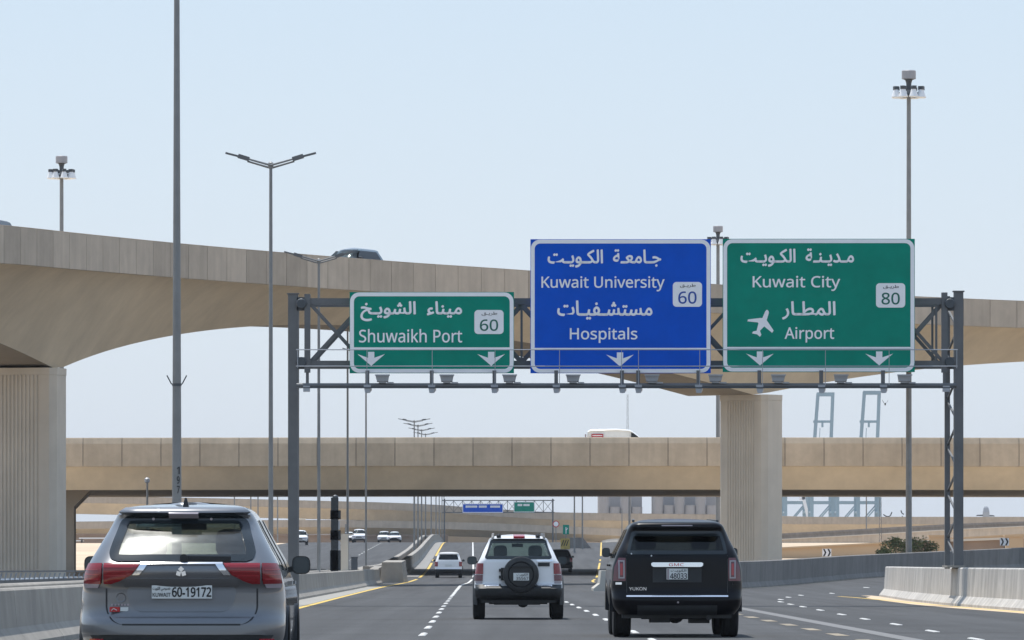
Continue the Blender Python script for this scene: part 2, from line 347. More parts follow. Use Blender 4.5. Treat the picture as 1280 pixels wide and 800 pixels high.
# wall line at the far side of the exit ramp
wallD = pchip([(3.9, 247), (7, 252), (10.3, 262), (15, 287), (20.3, 314), (30.3, 346), (40, 370), (48, 385)])
m = MB(); cols = [3.9, 5, 7, 9, 10.3, 12.5, 15, 17.5, 20.3, 25, 30.3, 35, 40, 48]; vs = []
for X in cols:
    for k in range(9):
        D = 247 + (wallD(X) - 247 + .6) * k / 8 if X > 3.9 else 247 + .3*k/8
        vs.append((X, D, gz(X, D)))
m.add(vs, [(j*9+k, (j+1)*9+k, (j+1)*9+k+1, j*9+k+1) for j in range(len(cols)-1) for k in range(8)])
tag(m.build('exit_ramp_road', M['asphalt'], smooth=60), kind='structure')
opp = sheet('opposite_road', rows_far, 8, lambda D: base(D) - 23 - (6 if D < 300 else 0), lambda D: base(D) - 6.3 - (1.2 if D < 330 else 0), 0, M['asphalt'])
# --- painted lines (sheets lying 4 mm above the road)
def line(name, pts_f, D0, D1, wd, material, parent, step=6, dz=.005):
    m = MB(); n = max(1, int((D1-D0)/step)); vs = []
    for k in range(n+1):
        D = D0 + (D1-D0)*k/n; X = pts_f(D); vs += [(X-wd/2, D, gz(X, D)+dz), (X+wd/2, D, gz(X, D)+dz)]
    m.add(vs, [(2*k, 2*k+1, 2*k+3, 2*k+2) for k in range(n)]); return m.build(name, material, parent)
YL = pchip([(20, -4.7), (94, -5.12), (157, -5.48), (211, -5.8), (300, -6.15), (340, -6.1), (402, -6.2), (540, -7.15), (740, -8.5), (1000, -10.3)])
line('edge_line', YL, 20, 247, .17, M['yellow'], road); line('edge_line', YL, 247, 900, .2, M['yellow'], road2)
line('edge_line', lambda D: base(D) + lin([(300, 7.0), (360, 7.4), (570, 12.3), (760, 16.5)])(D), 345, 900, .15, M['yellow'], road2)
line('edge_line', lambda D: base(D) - 6.7 - (1.2 if D < 330 else 0), 330, 900, .35, M['yellow'], opp)
# concrete shoulder strip left of the yellow line
m = MB(); vs = []
for k in range(40):
    D = 40 + k*(300-40)/39; a = YL(D) - .12; b = a - .95; vs += [(b, D, gz(b, D)+.004), (a, D, gz(a, D)+.004)]
m.add(vs, [(2*k, 2*k+1, 2*k+3, 2*k+2) for k in range(39)]); tag(m.build('shoulder', mat('dusty_shoulder', (.30, .29, .265), .9, var=.15, scale=1.5)), kind='structure')
m = MB(); vs = []
for k in range(40):
    D = 400 + k*(900-400)/39; a = YL(D) - .15; b = base(D) - 4.6; vs += [(b, D, gz(b, D)+.012), (a, D, gz(a, D)+.012)]
m.add(vs, [(2*k, 2*k+1, 2*k+3, 2*k+2) for k in range(39)]); tag(m.build('shoulder_ahead', mat('grey_shoulder', (.25, .245, .235), .9, var=.15, scale=.6)), kind='structure')
# clusters of white studs between the lanes
st = MB()
for i in range(1):
    for j in range(6):
        r = .06; cx = 0; cy = (j - 2.5) * .52
        st.lathe([(r, 0), (r*.8, .012), (0.005, .018)], (cx, cy, 0), 8)
stud_mesh = st.mesh('lane_studs', M['whitepaint'])
def studs(X, D, parent, sy=1.0):
    o = bpy.data.objects.new('lane_studs', stud_mesh); COL.objects.link(o); o.parent = parent; o.location = (X, D, gz(X, D) + .004); o.scale = (1.0, sy, 1)
D = 44
while D < 240: studs(base(D), D, road, 1.1 if D < 200 else 2.6); D += 10.3
D = 250
while D < 330: studs(base(D), D, road2, 4.5); D += 9
line('lane_line', lambda D: base(D), 300, 900, .14, M['whitepaint'], road2)
D = 46
while D < 232: studs(base(D) + 3.5, D, road, 1.1); D += 10.6
for D, X in ((164, 7.72), (155, 7.62), (144, 7.5), (132, 7.35), (121.4, 7.24), (111, 7.2), (100, 7.1), (89.7, 7.03), (79, 6.9), (68, 6.8), (174, 7.9), (185, 8.4), (197, 9.2), (209, 10.2), (222, 12.0)): studs(X, D, road, .75)
for X, D in ((15.2, 254), (18.6, 270)): studs(X, D, road, 1.1)
D = 400
while D < 900: line('lane_dash', lambda d: base(d) - 11.2, D, D+4, .16, M['whitepaint'], opp); D += 13
D = 56
while D < 150:
    line('faded_dash', lambda d: 5.75 - .0052*d, D, D+3.2, .22, M['oldyellow'], road); D += 7.6
line('old_line_scar', lambda d: 6.35 - .0035*d, 50, 190, .32, mat('ground_off_line', (.165, .165, .165), .9, var=.15, scale=2), road, dz=.004)
# ================================================================== barriers
def jersey(pts, h, L, name, label, material, toe=.32, top=.10, cat='barrier', lip=0, lean=1, smooth=30, cap=None):
    """pts: plan polyline (X,D); row of precast segments, each a part"""
    cum = [0]
    for a, b in zip(pts, pts[1:]): cum.append(cum[-1] + (Vector(b)-Vector(a)).length)
    fx = lin(list(zip(cum, [p[0] for p in pts]))); fy = lin(list(zip(cum, [p[1] for p in pts])))
    r = root(name, (pts[0][0], pts[0][1], gz(*pts[0])), label, cat)
    T = cum[-1]; n = max(1, int(round(T / L))); o0 = Vector(r.location)
    for k in range(n):
        a = T*k/n + .015; b = T*(k+1)/n - .015; rings = []
        for q in range(4):
            s = a + (b-a)*q/3; x, y = fx(s), fy(s); e = .05
            t = Vector((fx(min(T, s+e)) - fx(max(0, s-e)), fy(min(T, s+e)) - fy(max(0, s-e)))).normalized(); nn = Vector((-t.y, t.x))
            z = gz(x, y)
            sec = [(-toe, -.05), (-toe, .07), (-toe*.55, .27), (-top-.03, h-.03), (-top, h), (top, h), (top+.03, h-.03), (toe*.55, .27), (toe, .07), (toe, -.05)]
            rings.append([(x + nn.x*i - o0.x, y + nn.y*i - o0.y, z + zz - o0.z) for i, zz in sec])
        MB().loft(rings).build('barrier_segment', material, r)
    return r
B1 = [(-7.3, 26), (-7.15, 60), (-7.0, 94), (-6.95, 184), (-7.1, 250), (-7.45, 326)]
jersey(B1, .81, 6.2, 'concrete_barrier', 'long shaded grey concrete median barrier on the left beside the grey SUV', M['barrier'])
# second, parallel median barrier and sunlit fill
m = MB(); vs = []
for k in range(30):
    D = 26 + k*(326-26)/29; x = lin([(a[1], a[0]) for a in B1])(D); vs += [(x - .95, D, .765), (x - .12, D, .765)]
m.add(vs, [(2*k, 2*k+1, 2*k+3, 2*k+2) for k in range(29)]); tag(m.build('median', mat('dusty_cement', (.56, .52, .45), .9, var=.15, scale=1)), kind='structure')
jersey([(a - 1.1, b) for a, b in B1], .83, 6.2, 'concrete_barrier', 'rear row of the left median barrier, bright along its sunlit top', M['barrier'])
jersey([(base(D) - 4.95, D) for D in (402, 440, 480, 520, 560, 600, 640, 680, 740, 800, 900, 1000)], 1.05, 9, 'concrete_barrier', 'sunlit-topped median barrier climbing away beside the small white SUV', M['barrier'], toe=.35, top=.16)
jersey([(base(D) - 6.0, D) for D in (345, 402, 440, 480, 520, 560, 600, 640, 680, 740, 800, 900, 1000)], .95, 9, 'concrete_barrier', 'far side median barrier along the oncoming lanes under the row of lamp posts', M['barrier'], toe=.35, top=.16)
r = root('concrete_block', (-6.85, 345, 0), 'bulky pale concrete block at the end of the left median barrier before the low bridge', 'concrete block')
MB().add([(-.72, -6, 0), (.66, -6, 0), (.66, 7, 0), (-.72, 7, 0), (-.6, -5.9, 1.18), (.52, -5.9, 1.18), (.52, 7, 1.3), (-.6, 7, 1.3)], [(0, 1, 2, 3), (4, 5, 6, 7), (0, 1, 5, 4), (1, 2, 6, 5), (2, 3, 7, 6), (3, 0, 4, 7)]).build('block', M['barrier'], r)
# low mound block left of it
r = root('concrete_block', (-8.6, 352, 0), 'low sunlit concrete kerb mound behind the left median barrier', 'concrete block')
MB().add([(-1.0, -9, 0), (.9, -9, 0), (.9, 7, 0), (-1.0, 7, 0), (-.6, -6, .82), (.8, -6, .82), (.8, 7, .95), (-.4, 7, .95)], [(0, 1, 2, 3), (4, 5, 6, 7), (0, 1, 5, 4), (1, 2, 6, 5), (2, 3, 7, 6), (3, 0, 4, 7)]).build('block', M['barrier'], r)
B3 = [(12.95, 203), (12.75, 196), (12.35, 180), (12.15, 162), (12.3, 152), (12.65, 138), (13.0, 120), (13.1, 96)]
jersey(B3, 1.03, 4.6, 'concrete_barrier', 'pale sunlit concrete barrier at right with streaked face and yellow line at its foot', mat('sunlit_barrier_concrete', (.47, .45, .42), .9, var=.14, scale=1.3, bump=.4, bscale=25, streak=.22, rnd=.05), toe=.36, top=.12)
line('edge_line', pchip([(70, 12.3), (96, 12.35), (120, 12.15), (142, 11.9), (163, 11.6), (196, 11.4), (203, 11.2)]), 70, 203, .16, M['yellow'], road)
m = MB(); vs = []
for k in range(20):
    D = 90 + k*(208-90)/19; x = lin([(a[1], a[0]) for a in reversed(B3)])(D) - .3; x2 = x - .75 if D < 200 else x - .4; vs += [(x2, D, .0045), (x, D, .0045)]
m.add(vs, [(2*k, 2*k+1, 2*k+3, 2*k+2) for k in range(19)]); tag(m.build('verge_strip', M['sand']), kind='structure')
# curved wall W2 beyond the exit ramp
W2 = [(X, wallD(X)) for X in (4.2, 5.5, 7, 8.5, 10.3, 12.5, 15, 17.5, 20.3, 23, 26, 30.3, 35, 40, 46)]
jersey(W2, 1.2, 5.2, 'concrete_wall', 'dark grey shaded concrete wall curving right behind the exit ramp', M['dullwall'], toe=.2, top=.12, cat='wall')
m = MB(); vs = []
for X in [4.5 + k*.9 for k in range(46)]:
    D = wallD(X) - .75; vs += [(X, D - .9, gz(X, D-.9)+.006), (X, D, gz(X, D)+.006)]
m.add(vs, [(2*k, 2*k+1, 2*k+3, 2*k+2) for k in range(45)]); tag(m.build('ramp_edge_line', mat('cream_paint', (.62, .55, .40), .8, var=.2, scale=1)), kind='structure')
r = root('concrete_block', (3.95, 246, 0), 'pale concrete nose block where the exit ramp splits off, beside the black SUV', 'concrete block')
MB().prism([(-.62, 0), (-.62, .1), (-.36, .3), (-.3, .84), (.3, .84), (.36, .3), (.62, .1), (.62, 0)], -4, 3).build('block', mat('nose_concrete', (.48, .46, .41), .9, var=.1, scale=1.5), r)
# ================================================================== bridges
def deck(name, label, pts, Hp, depth_f, deck_w, plen, cat='bridge', dark=None, panel_m=None, deck_m=None, over=2.2, drop=1.2, panels=True, thick=.16, lean=.0, lean_h=.05):
    """pts: list (px, D, ytop) of the near parapet edge"""
    EXT[0] = True
    fD = pchip([(p[0], p[1]) for p in pts]); fY = pchip([(p[0], p[2]) for p in pts]); EXT[0] = False
    samp = []; px = pts[0][0]
    while px <= pts[-1][0]: samp.append(P(px, fY(px), fD(px))); px += 2
    cum = [0]
    for a, b in zip(samp, samp[1:]): cum.append(cum[-1] + (b-a).length)
    T = cum[-1]; n = int(T/plen)
    ip = [lin(list(zip(cum, [s[k] for s in samp]))) for k in range(3)]
    def at(s): return Vector((ip[0](s), ip[1](s), ip[2](s)))
    def fr(s):
        t = at(min(T, s+1.5)) - at(max(0, s-1.5)); t.z = 0; t.normalize(); return at(s), t, Vector((-t.y, t.x, 0))
    mid = at(T/2); r = root(name, (mid.x, mid.y, gz(mid.x, mid.y)), label, cat); o0 = Vector(r.location)
    rings = []; N = 90 if n > 20 else 30
    for k in range(N+1):
        s = T*k/N; c, t, nn = fr(s); dp = depth_f(s, T); W = deck_w
        zb = -Hp - dp
        crv = [(.13 + (over+.85)*(k_/7), -Hp - .02 - (dp-.02)*(k_/7)**(1.35 if over > 1.5 else 1.05)) for k_ in range(8)]
        sec = [(.13, -drop)] + crv + [(W-i_, z_) for i_, z_ in crv[::-1]] + [(W-.13, -drop)]
        rings.append([c + nn*i + Vector((0, 0, z)) - o0 for i, z in sec])
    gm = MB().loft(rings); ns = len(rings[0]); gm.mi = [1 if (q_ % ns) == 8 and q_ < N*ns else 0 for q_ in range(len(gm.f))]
    gm.build('girder', [deck_m or M['beige'], M['shade_concrete']], r, smooth=28)
    def para(name2, inset, a, b, mt, q=2, th_=thick):
        rg = []
        for k in range(q+1):
            s = a + (b-a)*k/q; c, t, nn = fr(s)
            sec = [(0, -Hp), (0, -lean_h), (lean*.5, -lean_h*.5), (lean*.9, -.05), (lean+.02, 0), (th_+lean-.01, 0), (th_+lean, -.04), (th_, -lean_h-.05), (th_, -Hp)]
            rg.append([c + nn*(i+inset) + Vector((0, 0, z)) - o0 for i, z in sec])
        return MB().loft(rg).build(name2, mt, r)
    if panels:
        for k in range(n): para('parapet_panel', -.05, T*k/n + .022, T*(k+1)/n - .022, panel_m or M['panel'], th_=.09)
    else: para('parapet', -.05, 0, T, panel_m or M['panel'], 40)
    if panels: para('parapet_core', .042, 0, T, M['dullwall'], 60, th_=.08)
    para('rear_parapet', deck_w - .12, 0, T, panel_m or M['panel'], 40)
    return r, at, fr, T, cum, samp
FLY = [(-60, 240, 277), (0, 247, 281), (100, 259, 291.5), (240, 275, 305.5), (500, 299, 327), (640, 310, 336.5), (900, 328, 355.5), (1120, 341, 369), (1280, 350, 376), (1340, 353, 378)]
pier1_s = [None]; PIERS = []
def fly_depth(s, T):
    p1, p2 = PIERS; sp = p2 - p1; md = (p1+p2)/2
    if s < p1: u = 1 - min(1, (p1-s)/(sp/2))
    elif s > p2: u = 1 - min(1, (s-p2)/(sp/2))
    else: u = abs(s-md)/(sp/2)
    return 1.55 + 2.75*u**2.1
def arc_of(px, pts):
    EXT[0] = True; fD = pchip([(p[0], p[1]) for p in pts]); fY = pchip([(p[0], p[2]) for p in pts]); EXT[0] = False
    s = 0; x = pts[0][0]; a = P(x, fY(x), fD(x))
    while x < px: x += 2; b = P(x, fY(x), fD(x)); s += (b-a).length; a = b
    return s
PIERS = [arc_of(155, FLY), arc_of(1000, FLY)]
fly, fat, ffr, FT, _, _ = deck('flyover', 'high beige concrete flyover curving across the whole picture above the signs', FLY, 1.6, fly_depth, 11, 2.5)
# piers of the flyover: oblong shaft with a fluted face, turned with the deck
def pier(px_right, s, D, label, ztop, a=3.4, b=1.9):
    c, t, nn = ffr(s)
    # local frame: u = nn (transverse), v = t (along the deck)
    hw = a/2; hb = b/2; c0 = .28; out = []
    # start on the fluted face (v = -hb), running in u from -hw to hw ; u axis points away from the camera, so outline order is free
    out += [(-hw, -hb+c0), (-hw+c0, -hb)]
    f0 = -1.0; nfl = 11; pw = 2.0/nfl
    out.append((f0, -hb))
    for k in range(nfl):
        x = f0 + k*pw
        out += [(x+pw*.30, -hb), (x+pw*.36, -hb+.04), (x+pw*.78, -hb+.04), (x+pw*.84, -hb)]
    out += [(1.0, -hb), (hw-c0, -hb), (hw, -hb+c0), (hw, hb-c0), (hw-c0, hb), (-hw+c0, hb), (-hw, hb-c0)]
    W = [nn*u + t*v for u, v in out]
    mx = max(p.x for p in W); loc = Vector((wx(px_right, D) - mx, D, gz(0, D)))
    r = root('bridge_pier', loc, label, 'pier', 'piers of the high flyover')
    zt = ztop - loc.z
    MB().loft([[p + Vector((0, 0, z)) for p in W] for z in (-.1, zt-.32)]).build('fluted_shaft', M['pier'], r)
    W2_ = [nn*u*1.0 + t*v*1.0 for u, v in [(-hw, -hb+c0), (-hw+c0, -hb), (hw-c0, -hb), (hw, -hb+c0), (hw, hb-c0), (hw-c0, hb), (-hw+c0, hb), (-hw, hb-c0)]]
    MB().loft([[p*k + Vector((0, 0, z)) for p in W2_] for k, z in ((1.012, zt-.315), (1.012, zt), )]).build('capital', M['pier'], r)
    return loc
z1 = fat(PIERS[0]).z - 1.6 - 4.3; z2 = fat(PIERS[1]).z - 1.6 - 4.3
pier(82, PIERS[0], 266, 'tall concrete flyover pier with fluted face at the left edge of the picture', z1 + .05)
pier(977, PIERS[1], 338, 'tall concrete flyover pier with fluted face standing behind the black SUV', z2 + .05)
# low wide bridge
LOW = [(-140, 412, 547.5), (200, 412, 547), (640, 412, 546.5), (1100, 412, 546.8), (1420, 412, 547.5)]
m_ = mat('low_bridge_panel', (.50, .405, .295), .9, var=.12, scale=.8, bump=.25, bscale=18, streak=.08, rnd=.12)
lowb, lat, lfr, LT, _, _ = deck('low_bridge', 'wide low beige concrete bridge crossing straight over the motorway', LOW, 2.0, lambda s, T: 1.62, 48, 2.67, over=.5, drop=1.0, lean=.16, lean_h=.42, panel_m=m_, deck_m=M['beige'])
for px, D in ((84, 418), (84, 440), (1375, 418)):
    z = wz(611, 412)
    r = root('bridge_pier', (wx(px, D), D, gz(wx(px, D), D)), 'dark pier of the low bridge %s' % ('just right of the big left pier' if D == 418 and px < 500 else 'behind another, under the left part of the low bridge' if px < 500 else 'beyond the right edge of the picture'), 'pier', 'piers of the low bridge')
    zz = z - r.location.z
    MB().loft([[(x*k, y, q) for x, y in ((-.55, -1), (.55, -1), (.55, 1), (-.55, 1))] for k, q in ((1, -.2), (1, zz-1.2), (2.6, zz-.3), (3.2, zz+.02))]).build('pier_shaft', M['shade_concrete'], r)
# far flyovers
deck('far_flyover', 'distant upper beige flyover seen under the low bridge, sloping down to the right', [(-60, 1200, 616), (85, 1200, 619), (380, 1200, 625.5), (520, 1200, 629.5), (600, 1200, 635), (700, 1200, 640.5), (895, 1200, 643), (1000, 1190, 646), (1280, 1160, 646), (1400, 1150, 646)], 1.5,
     lambda s, T: 2.2, 11, 9, panels=False, over=1.0)
deck('far_flyover', 'distant lower beige flyover seen under the low bridge on the left', [(-60, 1060, 653), (88, 1060, 652), (400, 1060, 650), (520, 1060, 651.5), (640, 1060, 655), (800, 1060, 662)], 1.3,
     lambda s, T: .9 + .3, 11, 9, panels=False, over=1.0)
for px, D, lab in ((376, 1070, 'behind the gantry post at left'), (230, 1070, 'hidden beyond the grey SUV roof')):
    r = root('bridge_pier', (wx(px, D), D, gz(wx(px, D), D)), 'slender distant pier of the far flyover %s' % lab, 'pier', 'far flyover piers')
    MB().box((0, 0, (wz(648, D)-r.location.z)/2), (1.7, 1.7, wz(648, D)-r.location.z)).build('shaft', M['pier'], r)
# tan embankments and ramp walls behind
def rampwall(name, label, pts, ybot, material, capm=None, caph=.35, thick=2, cat='retaining wall'):
    EXT[0] = True; fD = lin([(p[0], p[1]) for p in pts]); fY = pchip([(p[0], p[2]) for p in pts]); EXT[0] = False
    x0, x1 = pts[0][0], pts[-1][0]; n = 30; c = P((x0+x1)/2, 0, pts[0][1]); r = root(name, (c.x, c.y, gz(c.x, c.y)), label, cat); o0 = Vector(r.location)
    rg = []; rc = []
    for k in range(n+1):
        px = x0 + (x1-x0)*k/n; D = fD(px); X = wx(px, D); zt = wz(fY(px), D); zb = min(gz(X, D), zt - .5) - .5
        rg.append([Vector(v) - o0 for v in ((X, D, zb), (X, D, zt-caph), (X, D+thick, zt-caph), (X, D+thick, zb))])
        rc.append([Vector(v) - o0 for v in ((X, D-.25, zt-caph), (X, D-.25, zt), (X, D+.5, zt), (X, D+.5, zt-caph))])
    MB().loft(rg).build('wall_face', material, r); MB().loft(rc).build('coping', capm or M['panel'], r)
    return r
rampwall('embankment_wall', 'long distant tan retaining wall under the upper far flyover', [(540, 1230, 646), (700, 1230, 649), (895, 1225, 651), (1000, 1210, 653), (1400, 1180, 654)], 0, M['tanwall'], M['tanwall'])
rampwall('embankment_wall', 'added dark brown wall standing in for the shade below the lower far flyover at left', [(-60, 1045, 666.5), (560, 1045, 668.5)], 0, M['brownwall'], M['brownwall'])  # wall added as a dark strip for the shade under the flyover
rampwall('ramp_wall', 'dark grey ramp wall with pale edge slanting up to the right beyond the pier', [(940, 900, 669), (1080, 880, 661), (1190, 860, 655), (1400, 830, 648)], 0, M['dullwall'], M['dullwall'], caph=.3)
rampwall('ramp_wall', 'grey beige ramp parapet just below the dark slanting ramp', [(940, 820, 675.5), (1080, 800, 668), (1190, 780, 661.5), (1400, 750, 652)], 0, M['panel'], mat('pale_coping', (.55, .51, .45), .9, var=.1, scale=.3), caph=.14)
rampwall('ramp_wall', 'sand coloured lower ramp wall behind the curved grey wall', [(940, 560, 685.5), (1080, 560, 679), (1190, 560, 672), (1400, 560, 661)], 0, M['tanwall'], M['tanwall'], caph=.14)
rampwall('ramp_wall', 'low brown wall with pale piers behind the right end of the curved grey wall', [(1128, 505, 676), (1190, 500, 674), (1300, 495, 670)], 0, M['brownwall'], mat('pale_coping2', (.6, .55, .47), .9), caph=.2)
for px, D in ((1172, 501), (1267, 495)):
    r = root('wall_pier', (wx(px, D), D, gz(wx(px, D), D)), 'square tan masonry pier in the low brown wall, %s' % ('left of the gantry post' if px < 1200 else 'beside the right chevron sign'), 'wall pier')
    h = wz(671, D) - r.location.z
    MB().box((0, -.6, h/2), (1.5, 1.2, h)).box((0, -.6, h+.08), (1.7, 1.4, .16)).build('pier_block', M['tanwall'], r)
# ================================================================== gantry at D=160
GD = 160.0; gs = F / GD
def gx(px): return wx(px, GD)
def gzp(py): return wz(py, GD)
g = root('sign_gantry', (gx(640), GD, 0), 'big grey steel truss gantry spanning the carriageway and carrying three road signs', 'gantry')
def GP(px, py, dy=0): return Vector((gx(px) - g.location.x, dy, gzp(py)))
DEP = 1.6
def gbuild(name, fn, material=None, smooth=None): mb = MB(); fn(mb); return mb.build(name, material or M['steel'], g, smooth)
for pxc, wd, y0, yt in ((366.5, .27, 0, 368), (1198, .25, 0, 365)):
    gbuild('post', lambda mb: (mb.bb(GP(pxc, 0).x - wd/2, GP(pxc, 0).x + wd/2, y0-.14, y0+.14, (.0 if pxc < 600 else 1.0), gzp(yt)), mb.bb(GP(pxc, 0).x - wd/2-.03, GP(pxc, 0).x + wd/2+.03, y0-.17, y0+.17, gzp(yt), gzp(yt)+.03)))
gbuild('post', lambda mb: mb.bb(GP(366.5, 0).x - .1, GP(366.5, 0).x + .1, DEP-.1, DEP+.1, 0, gzp(370)))
gbuild('post', lambda mb: mb.bb(GP(1189.5, 0).x - .07, GP(1189.5, 0).x + .07, DEP-.1, DEP+.1, 1.0, gzp(367)))
for k in range(11):      # lacing between the two legs of the right post
    za = 1.2 + k*.63; xa = GP(1189.5, 0).x; xb = GP(1197, 0).x
    gbuild('lacing_bar', lambda mb: mb.beam((xa if k % 2 else xb, DEP if k % 2 else 0, za), (xb if k % 2 else xa, 0 if k % 2 else DEP, za+.6), .05, .05))
gbuild('base_plate', lambda mb: mb.bb(GP(1195, 0).x-.24, GP(1195, 0).x+.22, -.25, DEP+.25, 1.03, 1.09), M['barrier'])
for pxc in (384.5, 1180):
    gbuild('truss_end_post', lambda mb: mb.bb(GP(pxc, 0).x - .08, GP(pxc, 0).x + .08, -.22, -.06, gzp(466), gzp(366 if pxc > 600 else 368)))
    gbuild('hanger', lambda mb: mb.bb(GP(pxc, 0).x - .04, GP(pxc, 0).x + .04, -.2, -.1, gzp(484), gzp(466)))
for dy in (-.1, DEP-.2):
    for yc in (377, 455):
        gbuild('chord', lambda mb: mb.bb(GP(376, 0).x, GP(1187, 0).x, dy-.08, dy+.08, gzp(yc)-.085, gzp(yc)+.085))
    xs_ = [388 + k*66 for k in range(13)]
    for k in range(12):
        a, b = xs_[k], min(xs_[k+1], 1178)
        gbuild('brace', lambda mb: mb.beam(GP(a, 380, dy-.02), GP(b, 452, dy-.02), .07, .09))
        gbuild('brace', lambda mb: mb.beam(GP(a, 452, dy+.05), GP(b, 380, dy+.05), .07, .09))
    for x in xs_[1:-1] + [1170]: gbuild('truss_upright', lambda mb: mb.bb(GP(x, 0).x-.03, GP(x, 0).x+.03, dy-.03, dy+.03, gzp(451), gzp(381)))
for pxc in (377, 1186.5):
    for yc in (374, 386, 449, 459): gbuild('clamp', lambda mb: mb.bb(GP(pxc, 0).x-.12, GP(pxc, 0).x+.12, -.14, .1, gzp(yc)-.05, gzp(yc)+.05), M['steel_dark'])
    gbuild('pin', lambda mb: mb.lathe([(.12, -.3), (.14, -.28), (.14, -.16), (.1, -.14)], GP(pxc, 380), 14, 'Y'), M['steel_dark']); gbuild('pin', lambda mb: mb.lathe([(.12, -.3), (.14, -.28), (.14, -.16), (.1, -.14)], GP(pxc, 453), 14, 'Y'), M['steel_dark'])
# forward pipe carrying the sign lights, hangers, clamps, hand rail
gbuild('light_pipe', lambda mb: mb.tube(GP(372, 483, -.75), GP(1193, 483, -.75), .065, n=12), smooth=40)
for px in (460, 540, 618, 695, 777, 797, 872, 948, 1025, 1102):
    gbuild('bracket', lambda mb: (mb.bb(GP(px, 0).x-.05, GP(px, 0).x+.05, -.66, -.52, gzp(481), gzp(464)), mb.beam(GP(px, 457, -.1), GP(px, 484, -.7), .08, .08)))
    gbuild('pipe_clamp', lambda mb: mb.add([Vector(v) + GP(px, 483, -.75) for v in ((-.1, -.08, .02), (.1, -.08, .02), (.07, -.08, -.2), (-.06, -.08, -.2), (-.1, .16, .02), (.1, .16, .02), (.12, .16, -.12), (.0, .16, -.2))], [(0, 1, 2, 3), (4, 5, 6, 7), (0, 1, 5, 4), (1, 2, 6, 5), (2, 3, 7, 6), (3, 0, 4, 7)]), M['lampgrey'])
gbuild('cable', lambda mb: mb.tube(GP(372, 485.8, -.84), GP(1190, 485.8, -.84), .018, n=6), M['steel_dark'])
for px in (384.5, 1180): gbuild('pipe_clamp', lambda mb: mb.box(GP(px, 487, -.75), (.18, .2, .16)), M['lampgrey'])
for k, px in enumerate((479, 559, 637, 716, 814, 893, 971, 1049, 1128)):
    c = GP(px, 474.5, -.8)
    L = gbuild('sign_light', lambda mb: mb.add([Vector(v) + c for v in ((-.15, -.12, -.07), (.15, -.12, -.07), (.19, -.14, .1), (-.19, -.14, .1), (-.15, .14, -.09), (.15, .14, -.09), (.17, .2, .07), (-.17, .2, .07))], [(0, 1, 2, 3), (4, 5, 6, 7), (0, 1, 5, 4), (1, 2, 6, 5), (2, 3, 7, 6), (3, 0, 4, 7)]), M['lampgrey'])
    MB().bb(c.x-.2, c.x+.2, -1.0, -.92, c.z+.075, c.z+.11).bb(c.x-.1, c.x+.1, -.86, -.7, c.z-.12, c.z-.06).bb(c.x+.12, c.x+.3, -.84, -.72, c.z-.13, c.z-.09).build('hood', M['lampgrey'], L)
for yy, rr in ((439, .016), (459.5, .016)):
    gbuild('hand_rail', lambda mb: mb.tube(GP(372, yy, -1.15), GP(1193, yy, -1.15), rr, n=6), M['lampgrey'])
for px in (374, 460, 541, 619, 699, 776, 797, 873, 951, 1029, 1108, 1192):
    gbuild('rail_post', lambda mb: mb.tube(GP(px, 483 if px not in (374, 1192) else 462, -1.15), GP(px, 438.5, -1.15), .009, n=6), M['lampgrey'])

